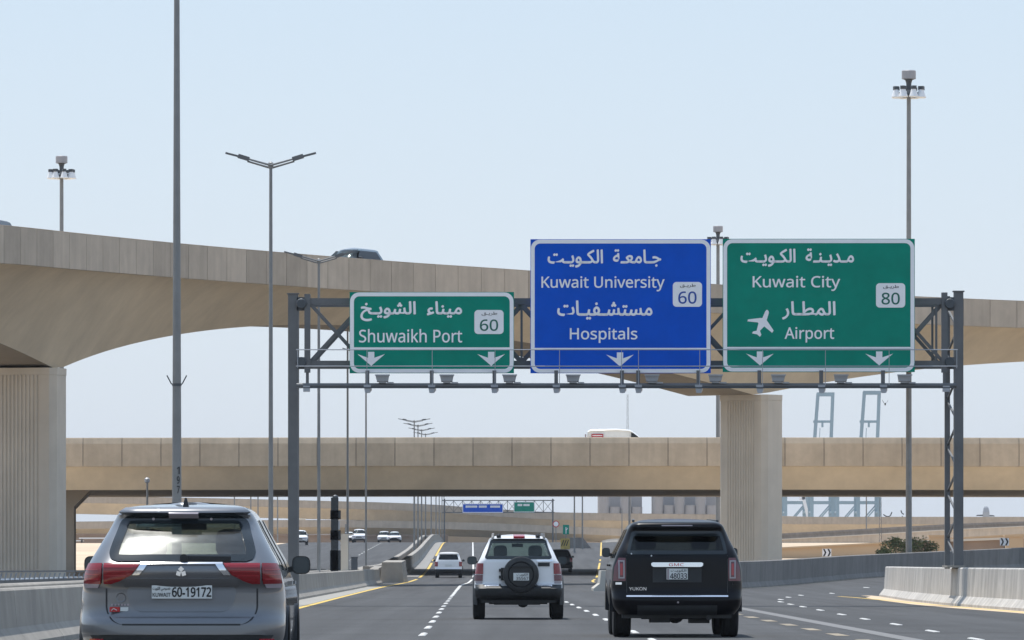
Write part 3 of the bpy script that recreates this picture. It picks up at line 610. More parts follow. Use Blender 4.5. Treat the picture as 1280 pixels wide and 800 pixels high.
def rrect(x0, x1, z0, z1, r, n=6):
    out = []
    for cx, cz, a0 in ((x1-r, z1-r, 0), (x0+r, z1-r, 90), (x0+r, z0+r, 180), (x1-r, z0+r, 270)):
        for k in range(n+1): a = radians(a0 + 90*k/n); out.append((cx + r*cos(a), cz + r*sin(a)))
    return out
def road_sign(name, label, D, x0, x1, y0, y1, face, texts, arrows, badge, divider, extra=None, bw=5.0, lite=False):
    s = F/D; cx, cy = (x0+x1)/2, (y0+y1)/2
    r = root(name, (wx(cx, D), D, wz(y1, D)), label, 'road sign'); ox, oz = r.location.x, r.location.z
    X = lambda px: wx(px, D) - ox
    Z = lambda py: wz(py, D) - oz
    w_, h_ = X(x1), Z(y0)
    MB().bb(-w_, w_, 0, .09, 0, h_).build('panel', [face], r)
    # border: ring between two rounded rectangles
    k = s/46.25; o = rrect(-w_+.012, w_-.012, .012, h_-.012, .24*(1 if not lite else .6)); i = rrect(-w_+.115, w_-.115, .115, h_-.115, .15*(1 if not lite else .6)); n = len(o)
    mb = MB(); mb.add([(x, -.006, z) for x, z in o] + [(x, -.006, z) for x, z in i] + [(x, .001, z) for x, z in o] + [(x, .001, z) for x, z in i],
        [(a, (a+1) % n, n+(a+1) % n, n+a) for a in range(n)] + [(a, (a+1) % n, 2*n+(a+1) % n, 2*n+a) for a in range(n)] + [(n+a, n+(a+1) % n, 3*n+(a+1) % n, 3*n+a) for a in range(n)])
    mb.build('border', M['signwhite'], r)
    if divider: MB().bb(-w_+.115, w_-.115, -.006, .001, Z(divider+1.1), Z(divider-1.1)).build('divider_line', M['signwhite'], r)
    for body, a, b, t, bt in texts: text_part('lettering', body, X(a), X(b), Z(bt), Z(t), -.008, M['signwhite'], r, bold=.040 if ord(body[0]) > 1000 else .022)
    for ax in arrows:
        c = X(ax); zt, zb = Z(divider+4.5), Z(divider+22)
        poly = [(-.085, zt), (.085, zt), (.085, zt-.16), (.37, zt-.06), (0, zb), (-.37, zt-.06), (-.085, zt-.16)]
        mb = MB(); mb.prism([(x+c, z) for x, z in poly], -.007, .001); mb.build('arrow', M['signwhite'], r)
    if badge:
        bx0, bx1, by0, by1, num, ink = badge
        b = MB().prism(rrect(X(bx0), X(bx1), Z(by1), Z(by0), .1), -.012, .001).build('route_badge', M['signwhite'], r)
        text_part('route_number', num, X(bx0+7), X(bx1-7), Z(by1-4), Z(by0+12), -.015, ink, b, bold=.025)
        text_part('lettering', arabic('طريـق'), X(bx0+9), X(bx1-8), Z(by0+7.2), Z(by0+2.2), -.015, M['ink'], b, bold=.01)
    if extra: extra(r, X, Z)
    for fx_ in (-w_+.5, 0, w_-.5): MB().bb(fx_-.05, fx_+.05, .09, .2, .1, h_-.1).build('stiffener', M['signback'], r)
    return r
SD = GD - .75 + .18
road_sign('road_sign', 'green sign reading Shuwaikh Port with route 60, lowest and leftmost on the gantry', SD, 437, 642.5, 365, 466.5, M['green'],
    [(arabic('ميناء  الشويـخ'), 451, 577, 377, 401), ('Shuwaikh Port', 449, 577.5, 411.5, 428)], (464, 614), (593, 629.5, 387.5, 417.5, '60', M['ink_green']), 435.3)
road_sign('road_sign', 'large blue sign reading Kuwait University and Hospitals with route 60', SD, 663, 888.5, 299, 466.5, M['blue'],
    [(arabic('جـامعـة  الكـويـت'), 685, 826, 312, 334), ('Kuwait University', 677, 830.5, 345.5, 364), (arabic('مستشـفيـات'), 697, 815, 376, 399), ('Hospitals', 712.5, 796.5, 409.5, 428.5)], (775,), (841, 877.5, 352.5, 383.5, '60', M['ink_blue']), 436)
def plane(r, X, Z):
    pts = [(262, 390), (269, 396), (270, 404), (261, 434), (290, 477), (284, 487), (251, 460), (233, 478), (239, 495), (233, 503), (221, 493), (200, 489), (204, 481), (219, 478), (227, 447), (223, 443), (181, 439), (183, 431), (232, 425), (243, 425), (255, 397)]
    MB().prism([(X(880 + a/3.333), Z(270 + b/3.333)) for a, b in pts], -.007, .001).build('plane_symbol', M['signwhite'], r)
road_sign('road_sign', 'large green sign reading Kuwait City and Airport with white plane symbol and route 80', SD, 903.5, 1143.5, 298.5, 465, M['green'],
    [(arabic('مـديـنـة  الكـويـت'), 926, 1067, 311, 333), ('Kuwait City', 941, 1050, 345, 363.5), (arabic('المطـار'), 978, 1044, 377, 399), ('Airport', 981, 1042.5, 409, 428)], (950, 1099), (1095, 1131.5, 354, 384.5, '80', M['ink_green']), 434.8, plane)
# ================================================================== lamp posts
def lamp_post(px, D, ytop, r0, r1, label, arms=True, half=1.45, base_z=None, rise=.36, grp='double-arm lamp posts along the median', straps=False):
    X = wx(px, D); z0 = gz(X, D) if base_z is None else base_z
    r = root('lamp_post', (X, D, z0), label, 'lamp post', grp); h = wz(ytop, D) - z0
    MB().tube((0, 0, 0), (0, 0, h), r0, r1, 14).build('pole', M['galv'], r, smooth=40)
    MB().lathe([(r0*2, 0), (r0*2, .03), (r0*1.25, .05), (r0*1.2, .3)], n=12).build('base_flange', M['galv'], r)
    if arms:
        for sx, rr in ((-1, 1), (1, 1)):
            L = half; tip = Vector((sx*L, 0, rise*L/1.45 + .02))
            a = MB(); a.tube((0, -.09, h-.02), (tip.x*.52, -.09, h+tip.z*.50), .035, .03, 8); a.tube((0, .09, h-.1), (tip.x*.52, .09, h+tip.z*.50-.07), .035, .03, 8); a.build('arm', M['galv'], r)
            b = MB(); q0 = Vector((tip.x*.48, 0, h+tip.z*.47)); q1 = Vector((tip.x*.72, 0, h+tip.z*.75)); b.beam(q0, q1, .24, .13); b.beam(q1 - Vector((0, .0, .01)), Vector((tip.x, 0, h+tip.z)), .20, .055); b.build('lamp_head', M['steel'], r)
        MB().lathe([(r1*1.7, h-.12), (r1*1.7, h+.06), (r1*.6, h+.1)], n=10).build('pole_cap', M['galv'], r)
    return r
lp = lamp_post(221, 132, -30, .115, .06, 'tallest lamp post behind the grey SUV, black number on it, running out of the picture', arms=True)
# number band and V bracket
for ch, yy in (('1', 588), ('9', 600), ('7', 612)):
    z = wz(yy + 4.5, 132); text_part('pole_number', ch, .01, .07, z - .0, z + .16, -.118, M['ink'], lp, bold=.03)
zb = wz(481, 132)
MB().lathe([(.09, -.03), (.105, -.03), (.105, .03), (.09, .03)], (0, 0, zb), 14).tube((.08, 0, zb), (.12, 0, zb+.02), .012).tube((.12, 0, zb+.02), (.22, 0, zb+.21), .014).tube((-.08, 0, zb), (-.12, 0, zb+.02), .012).tube((-.12, 0, zb+.02), (-.22, 0, zb+.21), .014).build('v_bracket', M['steel_dark'], lp)
lamp_post(338.5, 190, 206, .085, .05, 'tall lamp post left of the gantry, its double arms clear against the sky')
lamp_post(398.5, 248, 326, .078, .05, 'double-arm lamp post whose arms cross the flyover parapet, left of the green Shuwaikh sign')
lamp_post(434.5, 306, 392, .07, .045, 'lamp post rising behind the left edge of the green Shuwaikh sign')
lamp_post(457.5, 364, 443, .07, .045, 'lamp post whose head hides behind the lower Shuwaikh sign, right of the black column')
ms = mat('steel_hazy', (.2, .22, .23), .5, .4)
for i, (px, D, yt) in enumerate(((517.8, 535, 526.5), (522.5, 593, 531.8), (527, 651, 537.5), (532, 709, 542.7), (539, 767, 549), (545, 825, 556), (549, 883, 560), (552.5, 941, 564), (555, 1000, 568))):
    lamp_post(px, D, yt, .10 - i*.002, .05, 'far %s lamp post of the row receding under the low bridge' % ('nearest and leftmost', 'second from left', 'third from left', 'fourth from left', 'fifth from left', 'sixth from left', 'seventh from left', 'eighth from left', 'last, beside the distant gantry')[i],
              half=1.45 if i < 4 else 1.3, rise=.2)
for px, D, yt, lab in ((718, 600, 600, 'tall thin pole rising behind the low bridge right of the small green sign'), (728, 640, 600, 'thinner of two poles right of the small green sign'), (787, 520, 590, 'dark thick pole behind the roof of the black SUV'), (777.5, 900, 636, 'thin far lamp pole left of the dark pole above the black SUV')):
    lamp_post(px, D, yt, .12 if px == 787 else .09, .1 if px == 787 else .07, lab, arms=False, grp='plain poles beyond the low bridge')
for k, (px, yt) in enumerate(((293, 600), (313.5, 602), (322.5, 604), (347, 600), (432, 655), (1083, 600))):
    lamp_post(px, 900 + 20*k, yt, .12, .1, ('thin distant pole in the pair just above the roof of the grey SUV', 'thin distant pole above the right roof edge of the grey SUV', 'thin distant pole close beside the first numbered lamp post', 'thin distant pole between the lamp post and gantry leg', 'short thin distant pole left of the black column', 'thin distant pole between the far port cranes')[k], arms=False, grp='thin distant poles')
# small lamp on a short post left
r = root('bollard_light', (wx(184, 300), 300, 0), 'short slim post with round lamp left of the tallest lamp post', 'lamp post')
h = wz(598, 300); MB().tube((0, 0, 0), (0, 0, h), .07, .05, 10).build('pole', M['galv'], r); MB().lathe([(.05, h-.25), (.13, h-.18), (.14, h-.03), (.06, h+.04), (.02, h+.05)], n=12).build('lamp_head', M['lampgrey'], r)
# high mast lights
def high_mast(px, D, ytop, label, rp=(.2, .13)):
    X = wx(px, D); z0 = gz(X, D); r = root('high_mast_light', (X, D, z0), label, 'mast light', 'high mast lights'); h = wz(ytop, D) - z0
    MB().tube((0, 0, 0), (0, 0, h-.6), rp[0], rp[1], 16).build('mast', M['galv'], r, smooth=40)
    MB().lathe([(.3, h-.55), (.24, h-.5), (.16, h-.75), (.14, h-1.15)], n=14).build('mast_head', M['steel_dark'], r)
    MB().lathe([(.38, h-.52), (.42, h-.5), (.42, h-.04), (.38, h), (.05, h+.02)], n=18).build('head_cover', mat('mast_cover', (.33, .33, .35), .5) if 'mast_cover' not in bpy.data.materials else bpy.data.materials['mast_cover'], r, smooth=40)
    MB().lathe([(.5, h-1.5), (.56, h-1.5), (.56, h-1.42), (.5, h-1.42)], n=20).build('ring', M['steel_dark'], r)
    for k in range(8):
        a = 2*pi*k/8 + .3; c = Vector((cos(a)*.80, sin(a)*.80, h-1.42))
        f = MB(); f.tube(c + Vector((0, 0, .26)), c + Vector((0, 0, -.14)), .14, .26, 14); f.tube(c + Vector((0, 0, -.14)), c + Vector((0, 0, -.2)), .28, .28, 14)
        lo = f.build('floodlight', M['lampwhite'], r, smooth=40)
        MB().box(c + Vector((0, 0, .36)), (.3, .26, .2), rz=a).beam(c + Vector((0, 0, .12)), Vector((cos(a)*.15, sin(a)*.15, h-1.42)), .06, .06).build('ballast_box', M['steel_dark'], lo)
    return r
high_mast(1136, 350, 88, 'high mast light at right, tallest, rising behind the green Kuwait City sign', (.19, .12))
high_mast(77, 422, 195, 'high mast light at far left above the curved flyover', (.2, .13))
high_mast(897.5, 510, 282.5, 'high mast light peeking between the blue and the right green sign', (.2, .14))
# ================================================================== black wrapped column, beige post
r = root('wrapped_column', (wx(419, 262), 262, 0), 'black wrapped column with bulging sleeves standing behind the left median barrier', 'column')
zf = lambda py: wz(py, 262)
def cyl(name, y0, y1, px0, px1, mt): MB().bb(wx(px0, 262)-r.location.x, wx(px1, 262)-r.location.x, -.16, .16, zf(y1), zf(y0)).build(name, mt, r)
cyl('core', 622, 745, 413.8, 423, M['blackwrap']); cyl('sleeve', 638, 649, 413, 426, M['blackwrap']); cyl('sleeve', 663, 675, 413, 426, M['blackwrap']); cyl('sleeve', 688, 713, 412.6, 426, M['blackwrap'])
MB().lathe([(.13, zf(622)), (.12, zf(620)), (.03, zf(618.5))], n=12).build('cap', M['steel_dark'], r)
for yy in (648, 674): cyl('strap', yy, yy+.7, 412.8, 426.2, M['lampgrey'])
cyl('edge_strip', 651, 662, 423.1, 424.9, M['lampgrey']); cyl('edge_strip', 676, 687, 423.1, 424.9, M['lampgrey'])
r = root('concrete_post', (wx(431, 275), 275, 0), 'short beige concrete post between the black column and a lamp post', 'post')
MB().bb(-.19, .16, -.12, .12, 0, wz(669, 275)).bb(-.25, .42, -.08, .08, wz(669, 275), wz(667.5, 275)).build('post', M['pier'], r)
r = root('cabinet', (wx(443, 300), 300, 0), 'small dark grey cabinet behind the left median barrier', 'cabinet'); MB().bb(-.16, .16, -.15, .15, 0, wz(697, 300)).bb(-.19, .19, -.18, .18, wz(697, 300), wz(696, 300)).build('body', M['steel'], r)
# guard rail with close posts at far left
r = root('guard_rail', (wx(40, 225), 225, 0), 'low railing with closely set posts in front of the left flyover pier', 'railing')
def rail_at(u): D = 212 + 46*u; return wx(-12 + 128*u, D) - r.location.x, D - 225
n = 22; mb = MB(); top = MB(); bot = MB(); bl = MB()
for k in range(n):
    x, y = rail_at(k/(n-1)); zt = wz(715.0, y+225) ; mb.add([(x-.05, y-.04, .45), (x+.0, y-.04, .45), (x+.09, y-.04, zt-.04), (x+.03, y-.04, zt-.04), (x-.05, y+.03, .45), (x+.0, y+.03, .45), (x+.09, y+.03, zt-.04), (x+.03, y+.03, zt-.04)], [(0, 1, 2, 3), (4, 5, 6, 7), (0, 1, 5, 4), (1, 2, 6, 5), (2, 3, 7, 6), (3, 0, 4, 7)])
    bl.lathe([(.05, .5), (.07, .53), (.05, .58)], (x+.1, y-.06, 0), 8)
a, b = rail_at(0), rail_at(1)
tag(mb.build('baluster', M['lampgrey'], r), kind='stuff'); tag(bl.build('reflector', M['lampwhite'], r), kind='stuff')
top.beam((a[0], a[1], wz(714.6, 212)), (b[0], b[1], wz(713.6, 258)), .1, .07).build('top_rail', M['steel'], r); bot.beam((a[0], a[1], .43), (b[0], b[1], .43), .2, .16).build('bottom_rail', M['steel_dark'], r)
top = MB(); top.beam((a[0], a[1]+.4, .2), (b[0], b[1]+.4, .2), .25, .4).build('kerb_wall', M['dullwall'], r)
# ================================================================== chevron signs on the curved wall
for px, D, yt, lab in ((1033.5, 300, 686, 'small black and white chevron sign above the curved wall left of the gantry post'), (1255.5, 348, 672.5, 'small black and white chevron sign above the curved wall at the right edge')):
    X = wx(px, D); r = root('chevron_sign', (X, D, gz(X, D)), lab, 'chevron sign', 'chevron signs'); s = D/F; zt = wz(yt, D) - r.location.z; zb = wz(yt+9.5, D) - r.location.z; w_ = 5.6*s
    MB().tube((0, 0, 0), (0, 0, zb+.1), .03, n=8).build('post', M['steel_dark'], r)
    MB().bb(-w_, w_, -.04, -.02, zb, zt).build('panel', M['signwhite'], r)
    for c in (-.5, .5):
        x = c*w_; d = w_*.36; zm = (zt+zb)/2; hh = (zt-zb)/2*.98
        MB().prism([(x-d, zt-.01), (x, zt-.01), (x+d*1.1, zm), (x, zb+.01), (x-d, zb+.01), (x+d*.1, zm)], -.05, -.041).build('chevron', M['ink'], r)
# ================================================================== bush
def bush(px, D, w_, h, label, n=900):
    X = wx(px, D); r = root('bush', (X, D, gz(X, D)), label, 'bush')
    mb = MB(); rr = random.Random(int(px)); cl = [(rr.uniform(-w_, w_)*.8, rr.uniform(-.6, .6), rr.uniform(.35, .85)*h, rr.uniform(.25, .5)) for _ in range(16)]
    for k in range(n):
        c = rr.choice(cl); u = Vector((rr.gauss(0, 1), rr.gauss(0, 1), rr.gauss(0, 1))).normalized() * c[3] * rr.uniform(.5, 1.1)
        p = Vector((c[0]+u.x*1.3, c[1]+u.y, max(.05, c[2]+u.z))); q = Matrix.Rotation(rr.uniform(0, 6.3), 3, 'Z') @ Matrix.Rotation(rr.uniform(0, 3.1), 3, 'X'); z = rr.uniform(.05, .11)
        mb.add([p + q @ Vector(v) for v in ((-z, 0, 0), (0, -z*.5, 0), (z, 0, 0), (0, z*.5, 0))], [(0, 1, 2, 3)])
    tag(mb.build('foliage', M['leaf'], r), kind='stuff')
    st_ = MB(); [st_.tube((0, 0, 0), (c[0], c[1], c[2]), .03, .012, 5) for c in cl]; st_.build('stem', M['bark'], r)
bush(1122, 420, 1.7, 2.0, 'green leafy bush left of the high mast behind the curved wall', 2600)
bush(1153, 425, 1.1, 1.8, 'green leafy bush right of the high mast behind the curved wall', 1600)
# ================================================================== far things
# silos
def silo(px0, px1, D, yt, label):
    r = root('grain_silo', (wx((px0+px1)/2, D), D, gz(0, D)), label, 'silo'); n = max(2, int((px1-px0)/13)); wd = wx(px1, D) - wx(px0, D); h = wz(yt, D) - r.location.z
    for k in range(n):
        x = -wd/2 + wd*(k+.5)/n; MB().tube((x, 0, 0), (x, 0, h - (k % 2)*4), wd/n/2*.99, n=18).build('silo_bin', M['silo'], r, smooth=40)
    MB().bb(-wd/2, wd/2, 6, 18, 0, h+3).build('headhouse', M['silo'], r)
silo(748, 803, 1900, 618, 'grey group of grain silos behind the black SUV roof, left of the gap'); silo(816, 896, 1900, 616, 'wider grey group of grain silos left of the rear flyover pier')
# port cranes
def crane(px, D, label, top=True, s=1.0, yt=490, grp='port cranes'):
    X = wx(px, D); r = root('port_crane', (X, D, 3), label, 'crane', grp); u = D/F; z = lambda py: wz(py, D) - 3; mc = M['crane']
    def bar(nm, a, b, t): MB().beam((a[0]*u, a[2] if len(a) > 2 else 0, z(a[1])), (b[0]*u, b[2] if len(b) > 2 else 0, z(b[1])), t*u, t*u).build(nm, mc, r)
    for dy in (0, 25):
        for x in (-13, 13): bar('leg', (x, 703, dy), (x, 600, dy), 4)
        bar('portal_beam', (-14, 628, dy), (14, 628, dy), 3.4); bar('portal_beam', (-14, 602, dy), (14, 602, dy), 3); bar('brace', (-13, 660, dy), (13, 630, dy), 1.6)
    for x in (-13, 13): bar('sill_beam', (x, 640, 0), (x, 640, 25), 2.5)
    bar('boom', (0, 600, -30), (0, 600, 60), 5)
    if top:
        for a, b in (((-8-5.5, 600), (-8+2.5, yt+2)), ((8+1, 600), (13, yt+2))): bar('apex_leg', a, b, 4.2)
        bar('apex_beam', (-7, yt+3), (15, yt+3), 5); bar('cross_beam', (-11.5, 527), (11.5, 527), 3); MB().bb(-1.2*u, 1.2*u, -1, 1, z(534), z(528)).build('sheave_block', mc, r)
        bar('tie_bar', (-3, 535), (-6, 600), .8)
    return r
crane(1028, 3000, 'left one of two blue grey port cranes with tall ladder-like tops beyond the low bridge'); crane(1086, 3000, 'right one of two blue grey port cranes with tall ladder-like tops beyond the low bridge', yt=488)
crane(995, 3200, 'squat blue grey port crane just right of the rear flyover pier, below the low bridge', False); crane(1060, 3300, 'squat blue grey port crane between the two tall ones, below the low bridge', False)
r = root('port_crane', (wx(1004, 3100), 3100, 3), 'white slanted crane strut among the blue port cranes', 'crane')
MB().beam((0, 0, wz(621, 3100)-3), (3, 0, wz(650, 3100)-3), 1.6, 1.6).beam((-2, 0, wz(624, 3100)-3), (1.2, 0, wz(622, 3100)-3), 1.6, 1.6).build('strut', M['lampwhite'], r)
# lattice masts
def lattice(px, D, yt, yb, wpx, label):
    r = root('lattice_mast', (wx(px, D), D, wz(yb, D)), label, 'mast'); h = wz(yt, D) - wz(yb, D); w_ = wpx*D/F/2; mb = MB(); n = 14
    for x in (-1, 1): mb.tube((x*w_, 0, 0), (x*w_*.6, 0, h), w_*.22, w_*.18, 6)
    mb.build('leg_pair', M['steel'], r); b = MB()
    for k in range(n): b.tube((-w_ if k % 2 else w_, 0, h*k/n), (w_*.8 if k % 2 else -w_*.8, 0, h*(k+1)/n), w_*.13, n=5)
    b.build('bracing', M['steel'], r)
lattice(784.5, 1500, 493, 560, 2.2, 'slender far telecom mast above the white van on the low bridge')
lattice(1100.5, 620, 622, 692, 3.2, 'brownish lattice mast behind the curved wall left of the high mast')
r = root('water_tower', (wx(1232.5, 1500), 1500, 3), 'small distant grey domed structure with low dark wings near the right edge', 'building'); z = lambda py: wz(py, 1500) - 3
MB().loft([[(x*k, y*k, zz) for x, y in ((-1, -1), (1, -1), (1, 1), (-1, 1))] for k, zz in ((.85, z(650)), (.8, z(640)), (.6, z(635)), (.35, z(633)))]).build('tower', M['lampgrey'], r)
MB().prism([(-2.5, z(645)), (-2.3, z(643.6)), (-.7, z(643.2)), (-.7, z(645))], -.5, .5).prism([(2.2, z(645.5)), (2.0, z(644.2)), (.6, z(643.6)), (.6, z(645.5))], -.5, .5).build('low_roof', M['steel_dark'], r)
for px, lab in ((1110, 'small distant curved double hook shape above the far ramp'), (1128, 'small distant curved hook shape beside the right mast')):
    r = root('lamp_hook', (wx(px, 1200), 1200, 3), lab, 'lamp'); z = lambda py: wz(py, 1200) - 3; mb = MB()
    pts = [(-.95, 643), (-.5, 645), (0, 646), (.5, 644.5), (.8, 640)] if px < 1120 else [(-.3, 638), (-.1, 641.5), (.3, 643)]
    for a, b in zip(pts, pts[1:]): mb.tube((a[0], 0, z(a[1])), (b[0], 0, z(b[1])), .13, n=6)
    mb.tube((0, 0, z(660)), (0, 0, z(645)), .1, n=6); mb.build('curved_arm', M['steel_dark'], r)
# distant gantry with two small signs
D2 = 960; r = root('sign_gantry', (wx(624, D2), D2, gz(0, D2)), 'small distant truss gantry seen under the low bridge, with a blue and a green sign', 'gantry'); o0 = Vector(r.location)
def q(px, py, dy=0): return P(px, py, D2) - o0 + Vector((0, dy, 0))
for px in (555.5, 691): MB().beam(q(px, 700), q(px, 623.5), .26, .26).build('post', M['steel'], r)
for py in (625.5, 640.5): MB().beam(q(553, py), q(693, py), .16, .16).build('chord', M['steel'], r)
mb = MB()
for k in range(12): a = 556 + k*11.2; mb.beam(q(a, 626), q(a+11.2, 640), .07, .07); mb.beam(q(a, 640, .1), q(a+11.2, 626, .1), .07, .07); mb.beam(q(a, 625), q(a, 641), .1, .1)
mb.build('brace', M['steel'], r)
road_sign('road_sign', 'small distant wide blue sign on the far gantry', D2-.5, 578, 629, 629.5, 641, M['blue'], [('ــــــ ــــ  ـــــ', 582, 625, 632, 634.5)], (), None, None, lite=True)
road_sign('road_sign', 'small distant green sign on the far gantry', D2-.5, 642, 668.5, 627, 640.5, M['green'], [('ـــ ــــ', 647, 662, 630, 632.5)], (), None, None, lite=True)
# speed limit disc, small green sign, yellow drum sign
D3 = 860
r = root('speed_limit_sign', (wx(695, D3), D3, gz(0, D3)), 'small distant round red-ringed traffic sign on a post', 'traffic sign'); z = lambda py: wz(py, D3) - r.location.z
MB().tube((0, 0, 0), (0, 0, z(652)), .06, n=6).build('post', M['galv'], r); MB().tube((0, -.08, z(655)), (0, -.12, z(655)), .5, n=20).build('ring', M['redink'], r); MB().tube((0, -.12, z(655)), (0, -.14, z(655)), .36, n=20).build('disc', M['signwhite'], r)
r = root('road_sign', (wx(707.5, D3), D3, gz(0, D3)), 'small distant upright green direction sign on a post', 'road sign'); z = lambda py: wz(py, D3) - r.location.z
MB().tube((0, .06, 0), (0, .06, z(658)), .07, n=6).build('post', M['galv'], r); MB().bb(-.45, .45, -.04, 0, z(668), z(656)).build('panel', M['green'], r); MB().bb(-.05, .05, -.05, -.041, z(667), z(659)).beam((0, -.046, z(663)), (.25, -.046, z(660)), .01, .08).build('arrow', M['signwhite'], r)
r = root('crash_cushion', (wx(706.5, 640), 640, gz(3, 640)), 'yellow and black striped crash cushion at the far split of the road', 'crash cushion'); z = lambda py: wz(py, 640) - r.location.z
MB().bb(-.5, .5, -.6, .6, 0, z(673)).build('body', M['dull_yellow'], r)
for k in range(3): MB().beam((-.4+.25*k, -.61, .35), (-.15+.25*k, -.61, z(675)), .02, .1).build('stripe', M['ink'], r)
r = root('concrete_block', (wx(722, 650), 650, gz(3, 650)), 'grey wedge shaped concrete wall end behind the yellow crash cushion', 'concrete block'); z = lambda py: wz(py, 650) - r.location.z
MB().prism([(-1.0, 0), (-.9, z(672)), (.6, z(672)), (1.5, 0)], 0, 30).build('block', M['dullwall'], r)
jersey([(base(D)+lin([(330, 8.6), (570, 15.7), (760, 19.8)])(D), D) for D in (470, 520, 600, 700, 800, 900)], .5, 14, 'concrete_barrier', 'low distant barrier on the right of the climbing road behind the black SUV', M['barrier'])
# far left canopies and buildings
r = root('shade_canopy', (wx(118, 900), 900, gz(-60, 900)), 'long low white canopy far away between the left pier and the grey SUV', 'canopy'); z = lambda py: wz(py, 900) - r.location.z
MB().bb(-2.2, 4, -2, 6, z(673.5), z(672)).bb(-3.4, -2.0, -2, 6, z(676.5), z(675.3)).build('roof', M['lampwhite'], r)
MB().bb(-2, -1.8, 0, .2, 0, z(673.5)).bb(3.5, 3.7, 0, .2, 0, z(673.5)).bb(-3, -2.9, 0, .2, 0, z(676)).build('post', M['steel'], r)
# bird
r = root('bird', P(1106.5, 505, 300), 'small dark bird flying between the crane top and the high mast', 'bird')
mb = MB(); mb.loft([[Vector((rr*cos(a)*.8 + .03*t, t, rr*sin(a)*1.0 - .35*t)) for a in [2*pi*k/10 for k in range(10)]] for t, rr in ((-.16, .006), (-.12, .02), (-.05, .045), (.03, .05), (.1, .035), (.14, .03), (.17, .008))])
for sx in (-1, 1): mb.add([(sx*.03, -.03, 0), (sx*.03, .06, 0), (sx*.12, .05, .12), (sx*.16, -.04, .24), (sx*.08, -.06, .1)], [(0, 1, 2, 3, 4)])
mb.build('body', M['steel_dark'], r)
# ================================================================== vehicles
SIDEN = 34
def shape(p):
    EXT[0] = False
    W = pchip(p['w']); YR = pchip(p['yr']); YF = pchip(p['yf']); RR = lin(p['rr'])
    bul = p.get('bul', .07); L = p['L']
    def rear(x, z, out=0.0):
        w_ = W(z); ax = min(abs(x), w_); rr = min(RR(z), w_*.9)
        def yy(x, z):
            w2 = W(z); a = min(abs(x), w2); r = min(RR(z), w2*.9); y = YR(z) + bul*(a/max(.05, w2))**2
            if a > w2 - r: t = (a - (w2 - r))/r; y += r*p.get('ce', 1.0)*(1 - sqrt(max(0, 1 - t*t)))
            return y
        y = yy(x, z)
        if out:
            e = .012; dx = (yy(x+e, z) - yy(x-e, z))/(2*e) if abs(x) < w_-2*e else 3.0*(1 if x > 0 else -1); dz = (yy(x, z+e) - yy(x, z-e))/(2*e)
            n = Vector((dx, -1, dz)).normalized() if out < .045 else Vector((0, -1, 0)); return Vector((x, y, z)) + n*out
        return Vector((x, y, z))
    def front(x, z, out=0.0):
        w_ = W(z); a = min(abs(x), w_); r = min(.42, w_*.9); bf = p.get('bf', .22)
        y = YF(z) - bf*(a/max(.05, w_))**2
        if a > w_ - r: t = (a - (w_-r))/r; y -= r*.7*(1 - sqrt(max(0, 1 - t*t)))
        return Vector((x, y + out, z))
    def ring(z):
        w_ = W(z); pts = []; rr = min(RR(z), w_*.9); xs = []
        nr = 10
        for k in range(nr): xs.append(-w_ + rr*(1 - cos(pi/2*k/nr)) if k else -w_)
        m_ = 14
        xs += [(-w_+rr) + (2*(w_-rr))*k/m_ for k in range(m_+1)]
        xs += [w_ - rr*(1 - cos(pi/2*k/nr)) for k in range(nr-1, -1, -1)]
        for x in xs: pts.append(rear(x, z))
        fr_ = [front(x, z) for x in reversed(xs)]
        a, b = pts[-1], fr_[0]
        for k in range(1, SIDEN): pts.append(a.lerp(b, k/SIDEN))
        pts += fr_
        a, b = fr_[-1], pts[0]
        for k in range(1, SIDEN): pts.append(a.lerp(b, k/SIDEN))
        return pts
    return W, YR, YF, rear, front, ring
def patch(name, p, fn, rows, fl, frr, material, parent, out=.006, th=.02, nx=16, smooth=50, sub=3):
    """slab following the body surface: rows = z list, fl/frr = left/right x limit as functions of z"""
    zs = []
    for a, b in zip(rows, rows[1:]): zs += [a + (b-a)*k/sub for k in range(sub)]
    zs.append(rows[-1]); m = MB(); A = []; B = []
    for z in zs:
        a, b = fl(z), frr(z)
        for k in range(nx+1):
            x = a + (b-a)*k/nx; A.append(fn(x, z, out)); B.append(fn(x, z, out-th))
    n = nx+1; R_ = len(zs); N = len(A); f = []
    for j in range(R_-1):
        for k in range(nx): f += [(j*n+k, j*n+k+1, (j+1)*n+k+1, (j+1)*n+k), (N+j*n+k, N+(j+1)*n+k, N+(j+1)*n+k+1, N+j*n+k+1)]
    for k in range(nx): f += [(k, N+k, N+k+1, k+1), ((R_-1)*n+k, (R_-1)*n+k+1, N+(R_-1)*n+k+1, N+(R_-1)*n+k)]
    for j in range(R_-1): f += [(j*n, (j+1)*n, N+(j+1)*n, N+j*n), (j*n+nx, N+j*n+nx, N+(j+1)*n+nx, (j+1)*n+nx)]
    m.add(A + B, f); return m.build(name, material, parent, smooth)
def rounded(rows_z, half, r, z0, z1):
    """half width with rounded top and bottom corners"""
    def f(z):
        h = half(z); d = 0
        if z > z1 - r: t = (z - (z1-r))/r; d = r*(1 - sqrt(max(0, 1-t*t)))
        if z < z0 + r: t = ((z0+r) - z)/r; d = max(d, r*(1 - sqrt(max(0, 1-t*t))))
        return h - d
    return f
